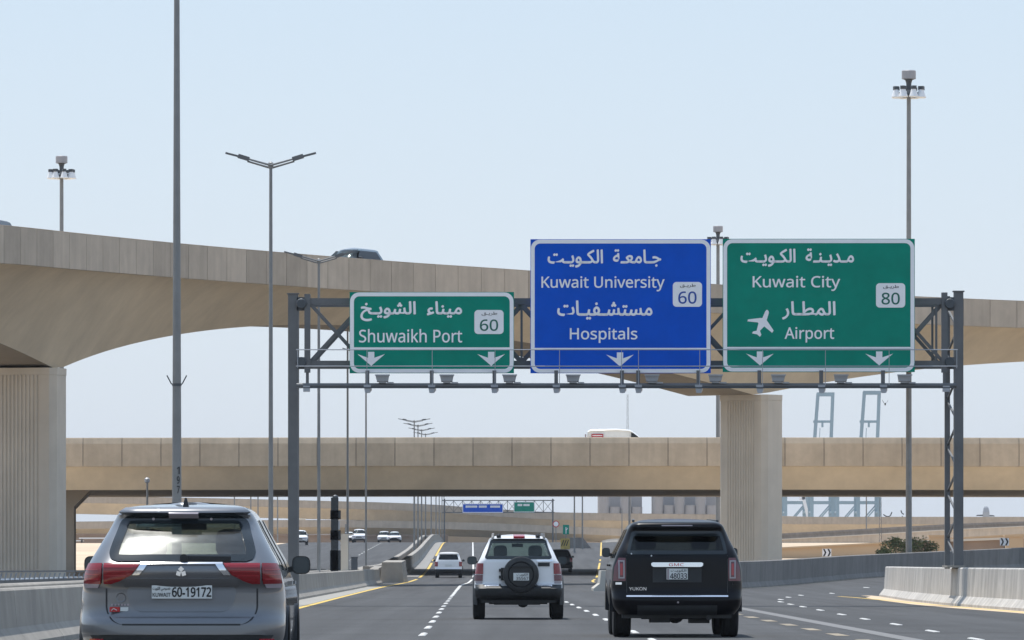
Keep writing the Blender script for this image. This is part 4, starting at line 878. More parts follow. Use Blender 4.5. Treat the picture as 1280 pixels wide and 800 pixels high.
def wheel(parent, x, y, r, wd, off=0):
    o = bpy.data.objects.new('wheel', None); COL.objects.link(o); o.parent = parent; o.location = (x, y, r)
    h = wd/2
    MB().lathe([(r*.62, -h*.8), (r*.8, -h), (r*.95, -h*.92), (r, -h*.7), (r, -h*.62), (r*.985, -h*.6), (r*.985, -h*.54), (r, -h*.52), (r, -h*.08), (r*.985, -h*.06), (r*.985, h*.06), (r, h*.08), (r, h*.52), (r*.985, h*.54), (r*.985, h*.6), (r, h*.62), (r, h*.7), (r*.95, h*.92), (r*.8, h), (r*.62, h*.8)], n=32, axis='X').build('tyre', M['rubber'], o, smooth=35)
    m = MB(); sx = 1 if x > 0 else -1
    m.lathe([(r*.64, -h*.75), (r*.64, h*.75)], n=24, axis='X'); m.lathe([(r*.16, sx*h*.3), (r*.15, sx*h*.7)], n=12, axis='X')
    for k in range(5): a = 2*pi*k/5; m.beam((sx*h*.62, 0, 0), (sx*h*.62, cos(a)*r*.62, sin(a)*r*.62), .05, .09)
    m.build('rim', M['rim'], o, smooth=40)
def make_car(name, X, D, rz, label, p, group=None, cat='car', extra=None, detail=True, z=None):
    """p is in metres with y=0 at the tail; the empty stands under the car's middle"""
    L = p['L']; z = (gz(X, D + L/2) if z is None else z)
    W, YR, YF, rear, front, ring = shape(p)
    r = root(name, (X, D + L/2 if abs(rz) < 1 else D, z), label, cat, group, rz)
    off = bpy.data.objects.new('x', None)  # placeholder to keep maths simple
    bpy.data.objects.remove(off)
    sh = Vector((0, -L/2, 0))
    r2 = lambda x, z_, out=0.0: rear(x, z_, out) + sh
    f2 = lambda x, z_, out=0.0: front(x, z_, out) + sh
    zs = []; z0, z1 = p['z0'], p['ztop']; step = .035 if detail else .08
    k = z0
    while k < z1 - .06: zs.append(k); k += step
    zs += [z1 - .05, z1 - .03, z1 - .015, z1 - .005, z1]
    rings = [ring(q_) for q_ in zs]; n = len(rings[0]); m = MB()
    vs = [v + sh for rg in rings for v in rg]; fs = []
    wy = p['wheels']; wr = p['wr']
    gl = p['rw']; gz0, gz1, gh = gl      # rear window: z0,z1, half width function
    gh = pchip(gh) if isinstance(gh, list) else gh
    fz0, fz1 = p['fw'][0], p['fw'][1]; fh = lin(p['fw'][2])
    sw = p['sw']                         # side windows z0,z1,y0 table,y1 table
    sy0, sy1 = lin(sw[2]), lin(sw[3])
    for j in range(len(rings)-1):
        zc = (zs[j] + zs[j+1])/2
        for i in range(n):
            a, b = j*n+i, j*n+(i+1) % n; c, d = (j+1)*n+(i+1) % n, (j+1)*n+i
            cx = (vs[a].x + vs[c].x)/2; cy = (vs[a].y + vs[c].y)/2 - sh.y
            isrear = i < 34; skip = False
            w_ = W(zc)
            if gz0+.05 < zc < gz1-.04 and abs(cx) < gh(zc)-.05 and cy < YR(zc)+.32: skip = True
            if fz0 < zc < fz1 and abs(cx) < fh(zc)-.04 and cy > YF(zc)-.55 and cy > L*.5: skip = True
            if sw[0] < zc < sw[1] and abs(cx) > w_*.75 and sy0(zc) < cy < sy1(zc): skip = True
            for y_ in wy:
                if abs(cx) > w_*.62 and (cy-y_)**2 + (zc-wr)**2 < (wr*1.13)**2: skip = True
            if not skip: fs.append((a, b, c, d))
    fs.append(tuple(range((len(rings)-1)*n, len(rings)*n)))
    m.v = [tuple(v) for v in vs]; m.f = fs; m.mi = [0]*len(fs)
    if 'zclad' in p:
        m.mi = [1 if max(vs[i].z for i in f) < p['zclad'] + .001 else 0 for f in fs]
    body = m.build('body', [p['paint'], M['clad']], r, smooth=p.get('sharp', 42))
    # underbody, wells
    MB().bb(-W(.5)*.86, W(.5)*.86, -L/2+.25, L/2-.3, p['zu'], p['z0']+.16).build('underbody', M['black'], r)
    for y_ in wy:
        for sx in (-1, 1):
            wheel(r, sx*(W(.6) - p['tw']/2 - p.get('tin', .02)), y_ - L/2, wr, p['tw'])
            m = MB(); x_ = sx*(W(.62)); rg = []
            for k in range(17):
                a = pi*k/16 - .0; rg.append([(x_ - sx*.30, y_ - L/2 + cos(a)*wr*1.16, wr + sin(a)*wr*1.16), (x_ + sx*.012, y_ - L/2 + cos(a)*wr*1.16, wr + sin(a)*wr*1.16), (x_ + sx*.02, y_ - L/2 + cos(a)*wr*1.27, wr + sin(a)*wr*1.27), (x_ - sx*.06, y_ - L/2 + cos(a)*wr*1.28, wr + sin(a)*wr*1.28)])
            m.loft(rg); m.build('wheel_arch', M['clad'] if p.get('flare', True) else p['paint'], r, smooth=40)
    # glass
    zr = [gz0 + (gz1-gz0)*k/8 for k in range(9)]
    hw = rounded(None, gh, p.get('rwr', .08), gz0, gz1)
    g_in = rounded(None, lambda z_: gh(z_)-p.get('frit', .07), p.get('rwr', .08), gz0+.05, gz1-.05)
    patch('rear_window', p, r2, zr, lambda z_: -hw(z_), hw, p['glass'], r, .004, .004, 18, sub=3)
    if p.get('border', True):
        fb = p.get('frit', .09)
        for sx in (-1, 1):
            a_ = (lambda z_: -hw(z_)) if sx < 0 else (lambda z_: hw(z_) - fb - .05*max(0, (z_-gz0-.3)))
            b_ = (lambda z_: -hw(z_)+fb + .05*max(0, (z_-gz0-.3))) if sx < 0 else hw
            patch('window_border', p, r2, zr, a_, b_, M['frit'], r, .008, .003, 3)
        patch('window_border', p, r2, [gz1-.09, gz1-.05, gz1], lambda z_: -hw(z_)+fb*.9, lambda z_: hw(z_)-fb*.9, M['frit'], r, .009, .003, 12)
        patch('window_border', p, r2, [gz0, gz0+.06], lambda z_: -hw(z_)+fb*.9, lambda z_: hw(z_)-fb*.9, M['frit'], r, .009, .003, 12)
    zf_ = [fz0-.02 + (fz1-fz0+.04)*k/8 for k in range(9)]
    patch('windscreen', p, f2, zf_, lambda z_: -fh(z_), fh, M['g_light'], r, .004, .004, 14)
    for sx in (-1, 1):
        m = MB(); A = []
        for z_ in [sw[0]-.03 + (sw[1]-sw[0]+.06)*k/6 for k in range(7)]:
            y0_, y1_ = sy0(z_)-.03, sy1(z_)+.03; ra, fb_ = rear(sx*W(z_), z_), front(sx*W(z_), z_)
            for k in range(9):
                y_ = y0_ + (y1_-y0_)*k/8; A.append((sx*(W(z_)+.004), y_ - L/2, z_))
        m.add(A, [(j*9+k, j*9+k+1, (j+1)*9+k+1, (j+1)*9+k) for j in range(6) for k in range(8)]); m.build('side_window', p.get('sglass', M['g_mid']), r, smooth=60)
        for yp in p.get('pillars', ()):
            m = MB(); m.loft([[(sx*(W(z_)+dx_), yp-L/2+dy_, z_) for dx_, dy_ in ((-.02, -.045), (.009, -.045), (.009, .045), (-.02, .045))] for z_ in [sw[0]-.03+(sw[1]-sw[0]+.06)*k/5 for k in range(6)]]); m.build('door_pillar', M['black'], r)
        if detail:
            for hy in p.get('handles', ()): MB().bb(sx*(W(sw[0]-.13)), sx*(W(sw[0]-.13)+.035), hy-L/2-.1, hy-L/2+.1, sw[0]-.16, sw[0]-.13).build('door_handle', p['paint'], r)
    # interior
    zb = p['belt']; wi = W(zb)-.1
    MB().bb(-wi, wi, YR(zb)+.25-L/2, YF(zb)-.5-L/2, zb-.35, zb-.12).bb(-wi, wi, YF(zb)-.95-L/2, YF(zb)-.35-L/2, zb-.14, zb-.02).build('interior', M['interior'], r)
    for yrow, xs in p.get('seats', ()):
        for x in xs:
            m = MB(); zt = zb + p.get('seat_h', .22)
            m.loft([[(x+a*.25*k, yrow-L/2+b*.07, zq) for a, b in ((-1, -1), (1, -1), (1, 1), (-1, 1))] for k, zq in ((1, zb-.3), (1, zb+.02), (.8, zt-.1), (.55, zt-.07))])
            m.loft([[(x+a*.135*k, yrow-L/2+b*.05, zq) for a, b in ((-1, -1), (-.6, -1.2), (.6, -1.2), (1, -1), (1, 1), (-1, 1))] for k, zq in ((.8, zt-.05), (1, zt), (1, zt+.12), (.85, zt+.17), (.5, zt+.19))])
            m.build('seat', M['seat'], r, smooth=40)
    if detail:
        ym = YF(fz1-.06)-.32-L/2
        MB().loft([[(a*.115, ym+b*.02, zq) for a, b in ((-1, -1), (1, -1), (1, 1), (-1, 1))] for zq in (fz1-.13, fz1-.06)]).bb(-.015, .015, ym-.01, ym+.01, fz1-.07, fz1+.03).build('inside_mirror', M['interior'], r)
    # door mirrors
    my, mz, mw, mh = p['mirror']
    SQ = [(math.copysign(abs(cos(a))**.62, cos(a)), math.copysign(abs(sin(a))**.62, sin(a))) for a in [2*pi*k/20 + .01 for k in range(20)]]
    for sx in (-1, 1):
        xb_ = W(mz)
        m = MB(); m.loft([[(sx*(xb_-.02 + .06 + (a*.5+.5)*mw + .0), my-L/2+dy, mz + b*mh/2*kk) for a, b in SQ] for dy, kk in ((0, 1), (.09, .96), (.17, .6))])
        m.beam((sx*(xb_-.03), my-L/2+.08, mz-.05), (sx*(xb_+.12), my-L/2+.08, mz-.02), .09, .05)
        mo = m.build('door_mirror', p.get('mpaint', M['black']), r, smooth=40)
        MB().loft([[(sx*(xb_-.02+.06+(a*.5+.5)*mw+.0), my-L/2-dy, mz + b*mh/2) for a, b in [(q0*.87, q1*.87) for q0, q1 in SQ]] for dy in (.001, .006)]).build('mirror_glass', M['mirror'], mo)
    # front: grille, headlights, bumper (seen on oncoming cars)
    zg = p.get('zgrille', .72)
    patch('grille', p, f2, [zg-.10, zg+.06], lambda z_: -.38, lambda z_: .38, M['black'], r, .02, .03, 8)
    patch('front_bumper', p, f2, [p['z0']+.02, .5], lambda z_: -W(z_)*.7, lambda z_: W(z_)*.7, M['clad'], r, .02, .03, 10)
    for sx in (-1, 1): patch('headlight', p, f2, [zg-.04, zg+.10], lambda z_: sx*.42 if sx > 0 else -W(z_)*.93, lambda z_: W(z_)*.93 if sx > 0 else -.42, M['lens'], r, .02, .03, 6)
    if extra: extra(r, p, r2, W, YR)
    return r
C_ = lambda v: (lambda z: v)
def taillight(nm, p, r2, r, zrows, xin, xout, material, sx, out=.012, th=.03, nx=10):
    a = lin(xin); b = lin(xout)
    return patch(nm, p, r2, zrows, (lambda z: a(z)) if sx > 0 else (lambda z: -b(z)), (lambda z: b(z)) if sx > 0 else (lambda z: -a(z)), material, r, out, th, nx)
# ---- grey SUV, near left
OUT = dict(L=4.66, z0=.30, ztop=1.715, zu=.2, paint=M['p_grey'], bul=.135, rr=[(.3, .32), (.9, .30), (1.15, .22), (1.6, .16), (1.7, .1)], sharp=50,
    w=[(.30, .80), (.42, .875), (.6, .905), (.8, .905), (.95, .895), (1.08, .865), (1.17, .83), (1.3, .76), (1.45, .68), (1.56, .625), (1.62, .585), (1.665, .52), (1.69, .40), (1.715, .12)],
    yr=[(.30, .16), (.40, .06), (.52, .02), (.66, .03), (.70, .10), (.80, .12), (.95, .12), (1.02, .09), (1.12, .08), (1.17, .13), (1.35, .33), (1.56, .58), (1.60, .53), (1.64, .62), (1.67, .95), (1.70, 1.7)],
    yf=[(.30, 4.5), (.5, 4.62), (.75, 4.60), (.92, 4.4), (1.0, 4.0), (1.06, 3.55), (1.35, 3.05), (1.58, 2.7), (1.65, 2.5), (1.70, 2.1)],
    rw=(1.175, 1.60, [(1.17, .665), (1.3, .635), (1.45, .59), (1.60, .545)]), fw=(1.08, 1.60, [(1.08, .68), (1.6, .50)]),
    sw=(1.13, 1.52, [(1.13, .95), (1.52, 1.15)], [(1.13, 3.3), (1.52, 2.62)]), pillars=(1.45, 2.35), handles=(1.9, 2.9),
    glass=M['g_out'], sglass=M['g_mid'], belt=1.08, seats=((1.45, (-.38, .38)), (2.4, (-.38, .38))), seat_h=.2, wheels=(.92, 3.62), wr=.345, tw=.225, flare=True, frit=.085, rwr=.1,
    mirror=(3.05, 1.145, .17, .17), zclad=.40)
def out_extra(r, p, r2, W, YR):
    for sx in (-1, 1):
        taillight('tail_lamp', p, r2, r, [.985, 1.03, 1.155], [(.94, .715), (1.16, .70)], [(.94, .872), (1.08, .855), (1.155, .825)], M['red'], sx, .014)
        taillight('reversing_lamp', p, r2, r, [.945, .985], [(.94, .74), (1.0, .715)], [(.94, .855), (1.0, .872)], M['lens'], sx, .013)
        for k in range(3): taillight('lamp_rib', p, r2, r, [1.02+.04*k, 1.028+.04*k], [(1, .725)], [(1, .845)], M['redlight'], sx, .018, .01, 6)
        q = patch('tail_lamp', p, r2, [.985, 1.01, 1.06, 1.11, 1.155], (lambda z: lin([(.985, .62), (1.01, .54), (1.06, .44), (1.155, .365)])(z)) if sx > 0 else (lambda z: -.685), (lambda z: .685) if sx > 0 else (lambda z: -lin([(.985, .62), (1.01, .54), (1.06, .44), (1.155, .365)])(z)), M['red'], r, .014, .03, 12)
        for k in range(3):
            zz = 1.05 + .035*k; xi = lin([(1.01, .56), (1.06, .46), (1.155, .40)])(zz)
            patch('lamp_rib', p, r2, [zz, zz+.006], C_(xi if sx > 0 else -.675), C_(.675 if sx > 0 else -xi), M['redlight'], r, .018, .01, 6)
        patch('chrome_wing', p, r2, [1.06, 1.10, 1.155], (lambda z: lin([(1.06, .37), (1.155, .285)])(z)) if sx > 0 else (lambda z: -lin([(1.06, .43), (1.155, .35)])(z)), (lambda z: lin([(1.06, .43), (1.155, .35)])(z)) if sx > 0 else (lambda z: -lin([(1.06, .37), (1.155, .285)])(z)), M['chrome'], r, .02, .02, 3)
        patch('fog_lamp', p, r2, [.455, .50], C_(.68 if sx > 0 else -.80), C_(.80 if sx > 0 else -.68), M['redlight'], r, .018, .02, 5)
    patch('chrome_strip', p, r2, [1.142, 1.156], C_(-.36), C_(.36), M['chrome'], r, .022, .02, 16)
    # tailgate seam and lower insert
    hs = rounded(None, C_(.665), .17, .62, 1.3)
    sm = MB()
    patch('tailgate_seam', p, r2, [.62, .626, .64, .66, .70, .74, .79, .86, .94], lambda z: -hs(z)-.006, lambda z: -hs(z)+.007, M['black'], r, .003, .01, 2)
    patch('tailgate_seam', p, r2, [.62, .626, .64, .66, .70, .74, .79, .86, .94], lambda z: hs(z)-.007, lambda z: hs(z)+.006, M['black'], r, .003, .01, 2)
    patch('tailgate_seam', p, r2, [.615, .63], C_(-.52), C_(.52), M['black'], r, .003, .01, 16)
    hp = rounded(None, lin([(.73, .43), (.96, .50)]), .09, .735, .97)
    patch('plate_recess', p, r2, [.735, .75, .78, .83, .90, .965], lambda z: -hp(z), hp, mat('recess_paint', (.18, .19, .205), .45, .5, coat=.4), r, .005, .01, 16)
    patch('handle_trim', p, r2, [.965, 1.03], C_(-.50), C_(.50), M['p_grey'], r, .028, .04, 16)
    patch('lower_insert', p, r2, [.33, .38, .44, .50, .53], lambda z: -lin([(.33, .66), (.53, .80)])(z), lin([(.33, .66), (.53, .80)]), M['clad'], r, .012, .02, 18)
    patch('bumper_lip', p, r2, [.535, .55, .56], C_(-.72), C_(.72), M['p_grey'], r, .03, .05, 18)
    y = r2(0, .90, 0).y - .016
    b = MB().bb(-.26, .27, y-.012, y, .852, .968).build('number_plate', M['plate'], r)
    text_part('lettering', '60-19172', -.08, .262, .868, .950, y-.014, M['ink'], b, bold=.05)
    text_part('lettering', 'KUWAIT', -.252, -.095, .868, .902, y-.014, M['ink'], b, bold=.02)
    text_part('lettering', arabic('خصوصي الكويت'), -.252, -.095, .916, .955, y-.014, M['ink'], b, bold=.01)
    y = r2(0, 1.08, 0).y - .035; m = MB()       # three-diamond emblem
    for a in (90, 210, 330):
        ca, sa = cos(radians(a)), sin(radians(a)); e = .052; pts = [(0, 0), (.5*e, .87*e*.6), (e, 0), (.5*e, -.87*e*.6)]
        m.prism([(q_*ca - w_*sa, 1.085 + q_*sa + w_*ca) for q_, w_ in pts], y, y+.012)
    m.build('emblem', M['chrome'], r)
    y = r2(-.55, .75, 0).y - .012
    m = MB(); [m.bb(-.62+.028*k, -.602+.028*k, y-.002, y+.004, .789, .805) for k in range(6)]; tag(m.build('worn_lettering', M['lens'], r), kind='stuff')
    m = MB().bb(-.635, -.545, y-.002, y+.004, .735, .778); m.build('sticker', M['redink'], r); MB().bb(-.54, -.47, y-.002, y+.004, .74, .775).build('sticker', M['plate'], r)
    MB().beam((-.62, y-.004, .745), (-.60, y-.004, .765), .004, .006).beam((-.60, y-.004, .765), (-.57, y-.004, .748), .004, .006).build('sticker_mark', M['plate'], r)
    MB().lathe([(.034, y-.001), (.042, y-.004), (.042, y+.004), (.034, y+.004)], (-.535, 0, .86), 20, 'Y').build('round_badge', M['p_grey'], r)
    # spoiler, third lamp, wiper, aerial
    patch('spoiler', p, r2, [1.602, 1.612, 1.622, 1.632], lambda z: -lin([(1.60, .57), (1.63, .52)])(z), lin([(1.60, .57), (1.63, .52)]), M['p_grey'], r, .03, .05, 18)
    patch('third_lamp', p, r2, [1.586, 1.603], C_(-.13), C_(.13), M['lens'], r, .06, .03, 8)
    a = r2(.02, 1.19, .02); b = r2(.43, 1.185, .02)
    MB().beam(a, b, .02, .045).lathe([(.035, -.03), (.035, .03)], (a.x, a.y, a.z+.005), 12, 'Y').beam(a + Vector((.05, -.01, .01)), b + Vector((-.02, -.01, -.005)), .012, .02).build('wiper', M['black'], r)
    for x in (-.27, .24): MB().lathe([(.012, -.01), (.008, .01)], r2(x, 1.555, .01), 8, 'Y').build('washer_nozzle', M['lens'], r)
    ya = .95 - p['L']/2; MB().loft([[(a_*w_, ya + b_*l_ + dy, z_) for a_, b_ in ((-1, -1), (1, -1), (1, 1), (-1, 1))] for w_, l_, dy, z_ in ((.028, .08, 0, 1.655), (.02, .05, -.02, 1.70), (.009, .018, -.045, 1.745))]).build('aerial_fin', M['black'], r)
    # light-coloured visor and a driver's headrest read against the windscreen
    MB().bb(-.55, -.05, 2.72-p['L']/2, 2.74-p['L']/2, 1.5, 1.56).build('sun_visor', M['lampwhite'], r)
make_car('grey_suv', wx(224, 52), 52, .006, 'grey metallic SUV at lower left with plate 60-19172 and three-diamond emblem', OUT, extra=out_extra, cat='SUV')
# ---- black SUV, right
BLK = dict(L=5.18, z0=.36, ztop=1.86, zu=.30, paint=M['p_black'], bul=.06, rr=[(.3, .22), (1.1, .16), (1.7, .14), (1.86, .1)], sharp=50,
    w=[(.36, .90), (.5, .99), (.8, 1.02), (1.05, 1.01), (1.25, .955), (1.33, .925), (1.5, .84), (1.68, .76), (1.76, .71), (1.81, .62), (1.84, .48), (1.86, .15)],
    yr=[(.36, .12), (.45, .03), (.60, .0), (.66, .05), (.75, .10), (1.25, .12), (1.30, .14), (1.66, .34), (1.72, .30), (1.78, .32), (1.82, .6), (1.86, 1.6)],
    yf=[(.36, 5.05), (.6, 5.15), (1.0, 5.1), (1.12, 4.85), (1.18, 4.0), (1.24, 3.85), (1.7, 3.2), (1.8, 3.0), (1.86, 2.6)],
    rw=(1.29, 1.665, [(1.29, .79), (1.5, .74), (1.67, .69)]), fw=(1.26, 1.74, [(1.26, .8), (1.74, .6)]),
    sw=(1.27, 1.66, [(1.27, .6), (1.66, .75)], [(1.27, 3.75), (1.66, 3.2)]), pillars=(1.4, 2.5), handles=(2.2, 3.3),
    glass=M['g_dark'], sglass=M['g_dark'], belt=1.18, seats=((1.5, (-.42, .42)), (2.8, (-.45, .45))), seat_h=.25, wheels=(1.05, 4.0), wr=.40, tw=.285, frit=.05, rwr=.05,
    mirror=(3.6, 1.33, .13, .15), flare=False)
def blk_extra(r, p, r2, W, YR):
    for sx in (-1, 1):
        taillight('tail_lamp', p, r2, r, [.88, .95, 1.1, 1.24], [(.88, .80), (1.0, .795), (1.24, .80)], [(.88, .985), (1.1, .965), (1.24, .90)], M['lens_dark'], sx, .014)
        m = MB(); y = .0
        for a, b, c, d in ((.815, .835, .92, 1.20), (.835, .90, 1.18, 1.20), (.835, .90, .92, .94), (.885, .905, .92, 1.20)):
            taillight('lamp_ring', p, r2, r, [c, d], [(1, a)], [(1, b)], M['lens'], sx, .02, .01, 3)
        taillight('lamp_core', p, r2, r, [.97, 1.15], [(1, .845)], [(1, .878)], M['redlight'], sx, .02, .01, 3)
        taillight('bumper_corner', p, r2, r, [.825, .86], [(1, .86)], [(1, .95)], M['chrome' if sx < 0 else 'p_black'], sx, .012, .02, 6)
        patch('tailgate_seam', p, r2, [.70, 1.0, 1.28], C_(sx*.785-.005), C_(sx*.785+.005), M['clad'], r, .003, .01, 2)
    patch('spoiler', p, r2, [1.70, 1.72, 1.745, 1.76], lambda z: -lin([(1.70, .70), (1.76, .64)])(z), lin([(1.70, .70), (1.76, .64)]), M['p_black'], r, .12, .16, 18)
    patch('third_lamp', p, r2, [1.735, 1.752], C_(-.24), C_(.24), M['lens'], r, .13, .02, 8)
    patch('chrome_bar', p, r2, [1.10, 1.11, 1.13, 1.155, 1.17], lambda z: -lin([(1.10, .37), (1.12, .40), (1.155, .405), (1.17, .38)])(z), lin([(1.10, .37), (1.12, .40), (1.155, .405), (1.17, .38)]), M['chrome'], r, .05, .06, 12)
    text_part('lettering', 'GMC', -.13, .10, 1.112, 1.158, r2(0, 1.13, 0).y-.055, M['redink'], r, bold=.03)
    patch('plate_recess', p, r2, [.86, .95, 1.08], C_(-.38), C_(.38), M['clad'], r, .004, .01, 8)
    y = r2(0, .98, 0).y - .014
    b = MB().bb(-.165, .165, y-.01, y, .905, 1.075).build('number_plate', M['plate'], r)
    text_part('lettering', '48033', -.11, .15, .915, 1.0, y-.012, M['ink'], b, bold=.04); text_part('lettering', arabic('الكويت'), -.10, .14, 1.015, 1.062, y-.012, M['ink'], b, bold=.02)
    MB().bb(-.16, -.125, y-.012, y-.01, .91, 1.07).build('plate_stripe', M['lens'], b)
    text_part('lettering', 'YUKON', -.745, -.48, .735, .785, r2(-.6, .76, 0).y-.012, M['chrome'], r, bold=.02)
    patch('chrome_strip', p, r2, [.622, .632, .645], C_(-.79), C_(.79), M['chrome'], r, .02, .03, 18)
    patch('bumper_lower', p, r2, [.36, .42, .50], lambda z: -.62, lambda z: .62, M['clad'], r, .012, .03, 14)
    MB().lathe([(.016, -.012), (.016, .0)], r2(.01, .55, .004), 10, 'Y').build('sensor', M['lens'], r)
    for x, z_ in ((-.71, 1.30), (-.40, 1.27)): MB().lathe([(.012, -.01), (.01, .004)], r2(x, z_, .01), 8, 'Y').build('clip', M['lampwhite'], r)
    m = MB(); m.tube((-.55, -p['L']/2+.5, .33), (.45, -p['L']/2+.5, .33), .05, n=10); m.tube((.5, -p['L']/2+.15, .31), (.5, -p['L']/2+.9, .31), .04, n=10); m.bb(-.42, -.1, -p['L']/2+.4, -p['L']/2+.8, .23, .4); m.bb(.2, .52, -p['L']/2+.5, -p['L']/2+1.0, .22, .36); m.lathe([(.13, -.12), (.15, 0), (.13, .12)], (0, 1.05-p['L']/2, .36), 14, 'Y'); m.build('axle_and_exhaust', M['black'], r)
    for sx in (-1, 1): MB().beam((sx*.66, 1.0-p['L']/2, 1.82), (sx*.60, 3.3-p['L']/2, 1.85), .04, .035).build('roof_rail', M['steel_dark'], r)
M['lens_dark'] = mat('smoked_red_lens', (.12, .02, .035), .12, coat=.7)
make_car('black_suv', wx(845.5, 92), 92, .006, 'large black SUV at right with wide chrome bar and plate 48033, straddling the lane studs', BLK, extra=blk_extra, cat='SUV')
# ---- silver SUV with spare wheel
SIL = dict(L=4.45, z0=.40, ztop=1.75, zu=.34, paint=M['p_silver'], bul=.05, rr=[(.3, .2), (1.1, .14), (1.6, .12), (1.75, .08)], sharp=50,
    w=[(.40, .86), (.6, .90), (.85, .895), (1.0, .86), (1.17, .83), (1.22, .80), (1.4, .72), (1.6, .62), (1.67, .58), (1.71, .48), (1.735, .34), (1.75, .1)],
    yr=[(.40, .20), (.5, .05), (.64, .02), (.69, .09), (.75, .15), (1.2, .17), (1.25, .19), (1.62, .42), (1.67, .40), (1.70, .55), (1.75, 1.4)],
    yf=[(.40, 4.3), (.6, 4.42), (.92, 4.35), (1.05, 4.1), (1.10, 3.4), (1.15, 3.25), (1.6, 2.6), (1.7, 2.4), (1.75, 2.1)],
    rw=(1.235, 1.655, [(1.235, .70), (1.45, .62), (1.66, .555)]), fw=(1.17, 1.62, [(1.17, .68), (1.62, .48)]),
    sw=(1.2, 1.58, [(1.2, .5), (1.58, .7)], [(1.2, 3.15), (1.58, 2.65)]), pillars=(1.3, 2.2), handles=(1.8, 2.8),
    glass=M['g_mid'], sglass=M['g_mid'], belt=1.13, seats=((1.2, (-.36, .36)), (2.3, (-.36, .36))), seat_h=.2, wheels=(.85, 3.5), wr=.37, tw=.25, tin=-.03, frit=.045, rwr=.06,
    mirror=(2.95, 1.21, .2, .17), zclad=.66)
def sil_extra(r, p, r2, W, YR):
    L2 = p['L']/2
    for sx in (-1, 1):
        taillight('tail_lamp', p, r2, r, [.93, 1.0, 1.15], [(.8, .725), (1.15, .715)], [(.8, .885), (1.0, .862), (1.15, .835)], M['red'], sx, .02)
        taillight('tail_lamp', p, r2, r, [.79, .915], [(.8, .73), (.95, .725)], [(.8, .885), (.95, .87)], M['lens_dark'], sx, .02)
        taillight('reversing_lamp', p, r2, r, [.735, .785], [(1, .735)], [(1, .865)], M['lens'], sx, .02)
        taillight('bumper_corner', p, r2, r, [.44, .55, .68, .72], [(1, .62)], [(.44, .87), (.72, .89)], M['clad'], sx, .05, .08)
        patch('silver_trim', p, r2, [.685, .715], C_(.36 if sx > 0 else -.69), C_(.69 if sx > 0 else -.36), M['chrome'], r, .055, .03, 6)
        MB().lathe([(.0, -.02), (.045, -.02), (.05, .02), (.03, .05), (0, .055)], (sx*.40, .50-L2, 1.70), 12, 'Z').build('roof_bump', M['black'], r)
        MB().beam((sx*.52, .5-L2, 1.72), (sx*.50, 2.6-L2, 1.76), .035, .04).beam((sx*.53, .46-L2, 1.66), (sx*.52, .55-L2, 1.75), .04, .05).build('roof_rail', M['steel_dark'], r)
        # black flares
        m = MB(); rg = []
        for k in range(17):
            a = pi*1.08*k/16 - .04*pi; y_ = .85-L2; cr = lambda q_: (y_+cos(a)*q_, .37+sin(a)*q_)
            rg.append([(sx*.84, *cr(.42)), (sx*.935, *cr(.43)), (sx*.93, *cr(.50)), (sx*.85, *cr(.60))])
        m.loft(rg).build('flare', M['clad'], r, smooth=40)
    patch('bumper', p, r2, [.44, .52, .62, .69], C_(-.66), C_(.66), M['clad'], r, .06, .09, 14)
    patch('third_lamp', p, r2, [1.675, 1.685, 1.70, 1.715], lambda z: -.10, lambda z: .13, M['redlight'], r, .03, .05, 6)
    c = (.05, 0, .92); y0 = .17 - L2
    ty = MB(); ty.lathe([(.20, y0-.02), (.34, y0-.02), (.365, y0-.06), (.37, y0-.20), (.36, y0-.235), (.33, y0-.25), (.27, y0-.255), (.255, y0-.24), (.24, y0-.255), (.05, y0-.262), (.01, y0-.262)], (c[0], 0, c[2]), 36, 'Y')
    sp = bpy.data.objects.new('spare_wheel', None); COL.objects.link(sp); sp.parent = r
    ty.build('tyre_cover', M['blackwrap2'], sp, smooth=25)
    MB().bb(-.21, .30, y0-.30, y0-.25, 1.075, 1.095).bb(-.36, -.2, y0-.1, y0+.02, .80, 1.06).bb(-.40, -.30, y0-.12, y0+.03, .84, .90).bb(-.40, -.30, y0-.12, y0+.03, .98, 1.04).build('carrier', M['black'], sp)
    b = MB().bb(-.105, .215, y0-.285, y0-.27, .80, .955).build('number_plate', M['plate'], sp)
    text_part('lettering', '35567', -.05, .20, .81, .875, y0-.288, M['ink'], b, bold=.015); text_part('lettering', arabic('الكويت'), -.04, .19, .89, .945, y0-.288, M['ink'], b, bold=.02)
    patch('handle_trim', p, r2, [1.185, 1.20, 1.215], C_(.38), C_(.70), M['chrome'], r, .02, .03, 6)
    patch('tailgate_handle', p, r2, [1.09, 1.13, 1.165], C_(.40), C_(.64), M['black'], r, .018, .03, 6)
    m = MB(); m.bb(-.5, .45, -L2+.3, -L2+.6, .30, .46); m.tube((-.6, -L2+.7, .36), (.6, -L2+.7, .36), .05, n=10); m.lathe([(.11, -.1), (.13, 0), (.11, .1)], (.1, .85-L2, .37), 14, 'Y'); m.tube((-.52, -L2+.1, .36), (-.52, -L2+.5, .36), .03, n=8); m.build('axle_and_exhaust', M['black'], r)
M['blackwrap2'] = mat('tyre_cover_vinyl', (.022, .024, .026), .38, var=.15, scale=8)
make_car('silver_suv', wx(647, 121), 121, .008, 'silver SUV in the middle lane with black spare wheel cover on its tailgate', SIL, extra=sil_extra, cat='SUV')
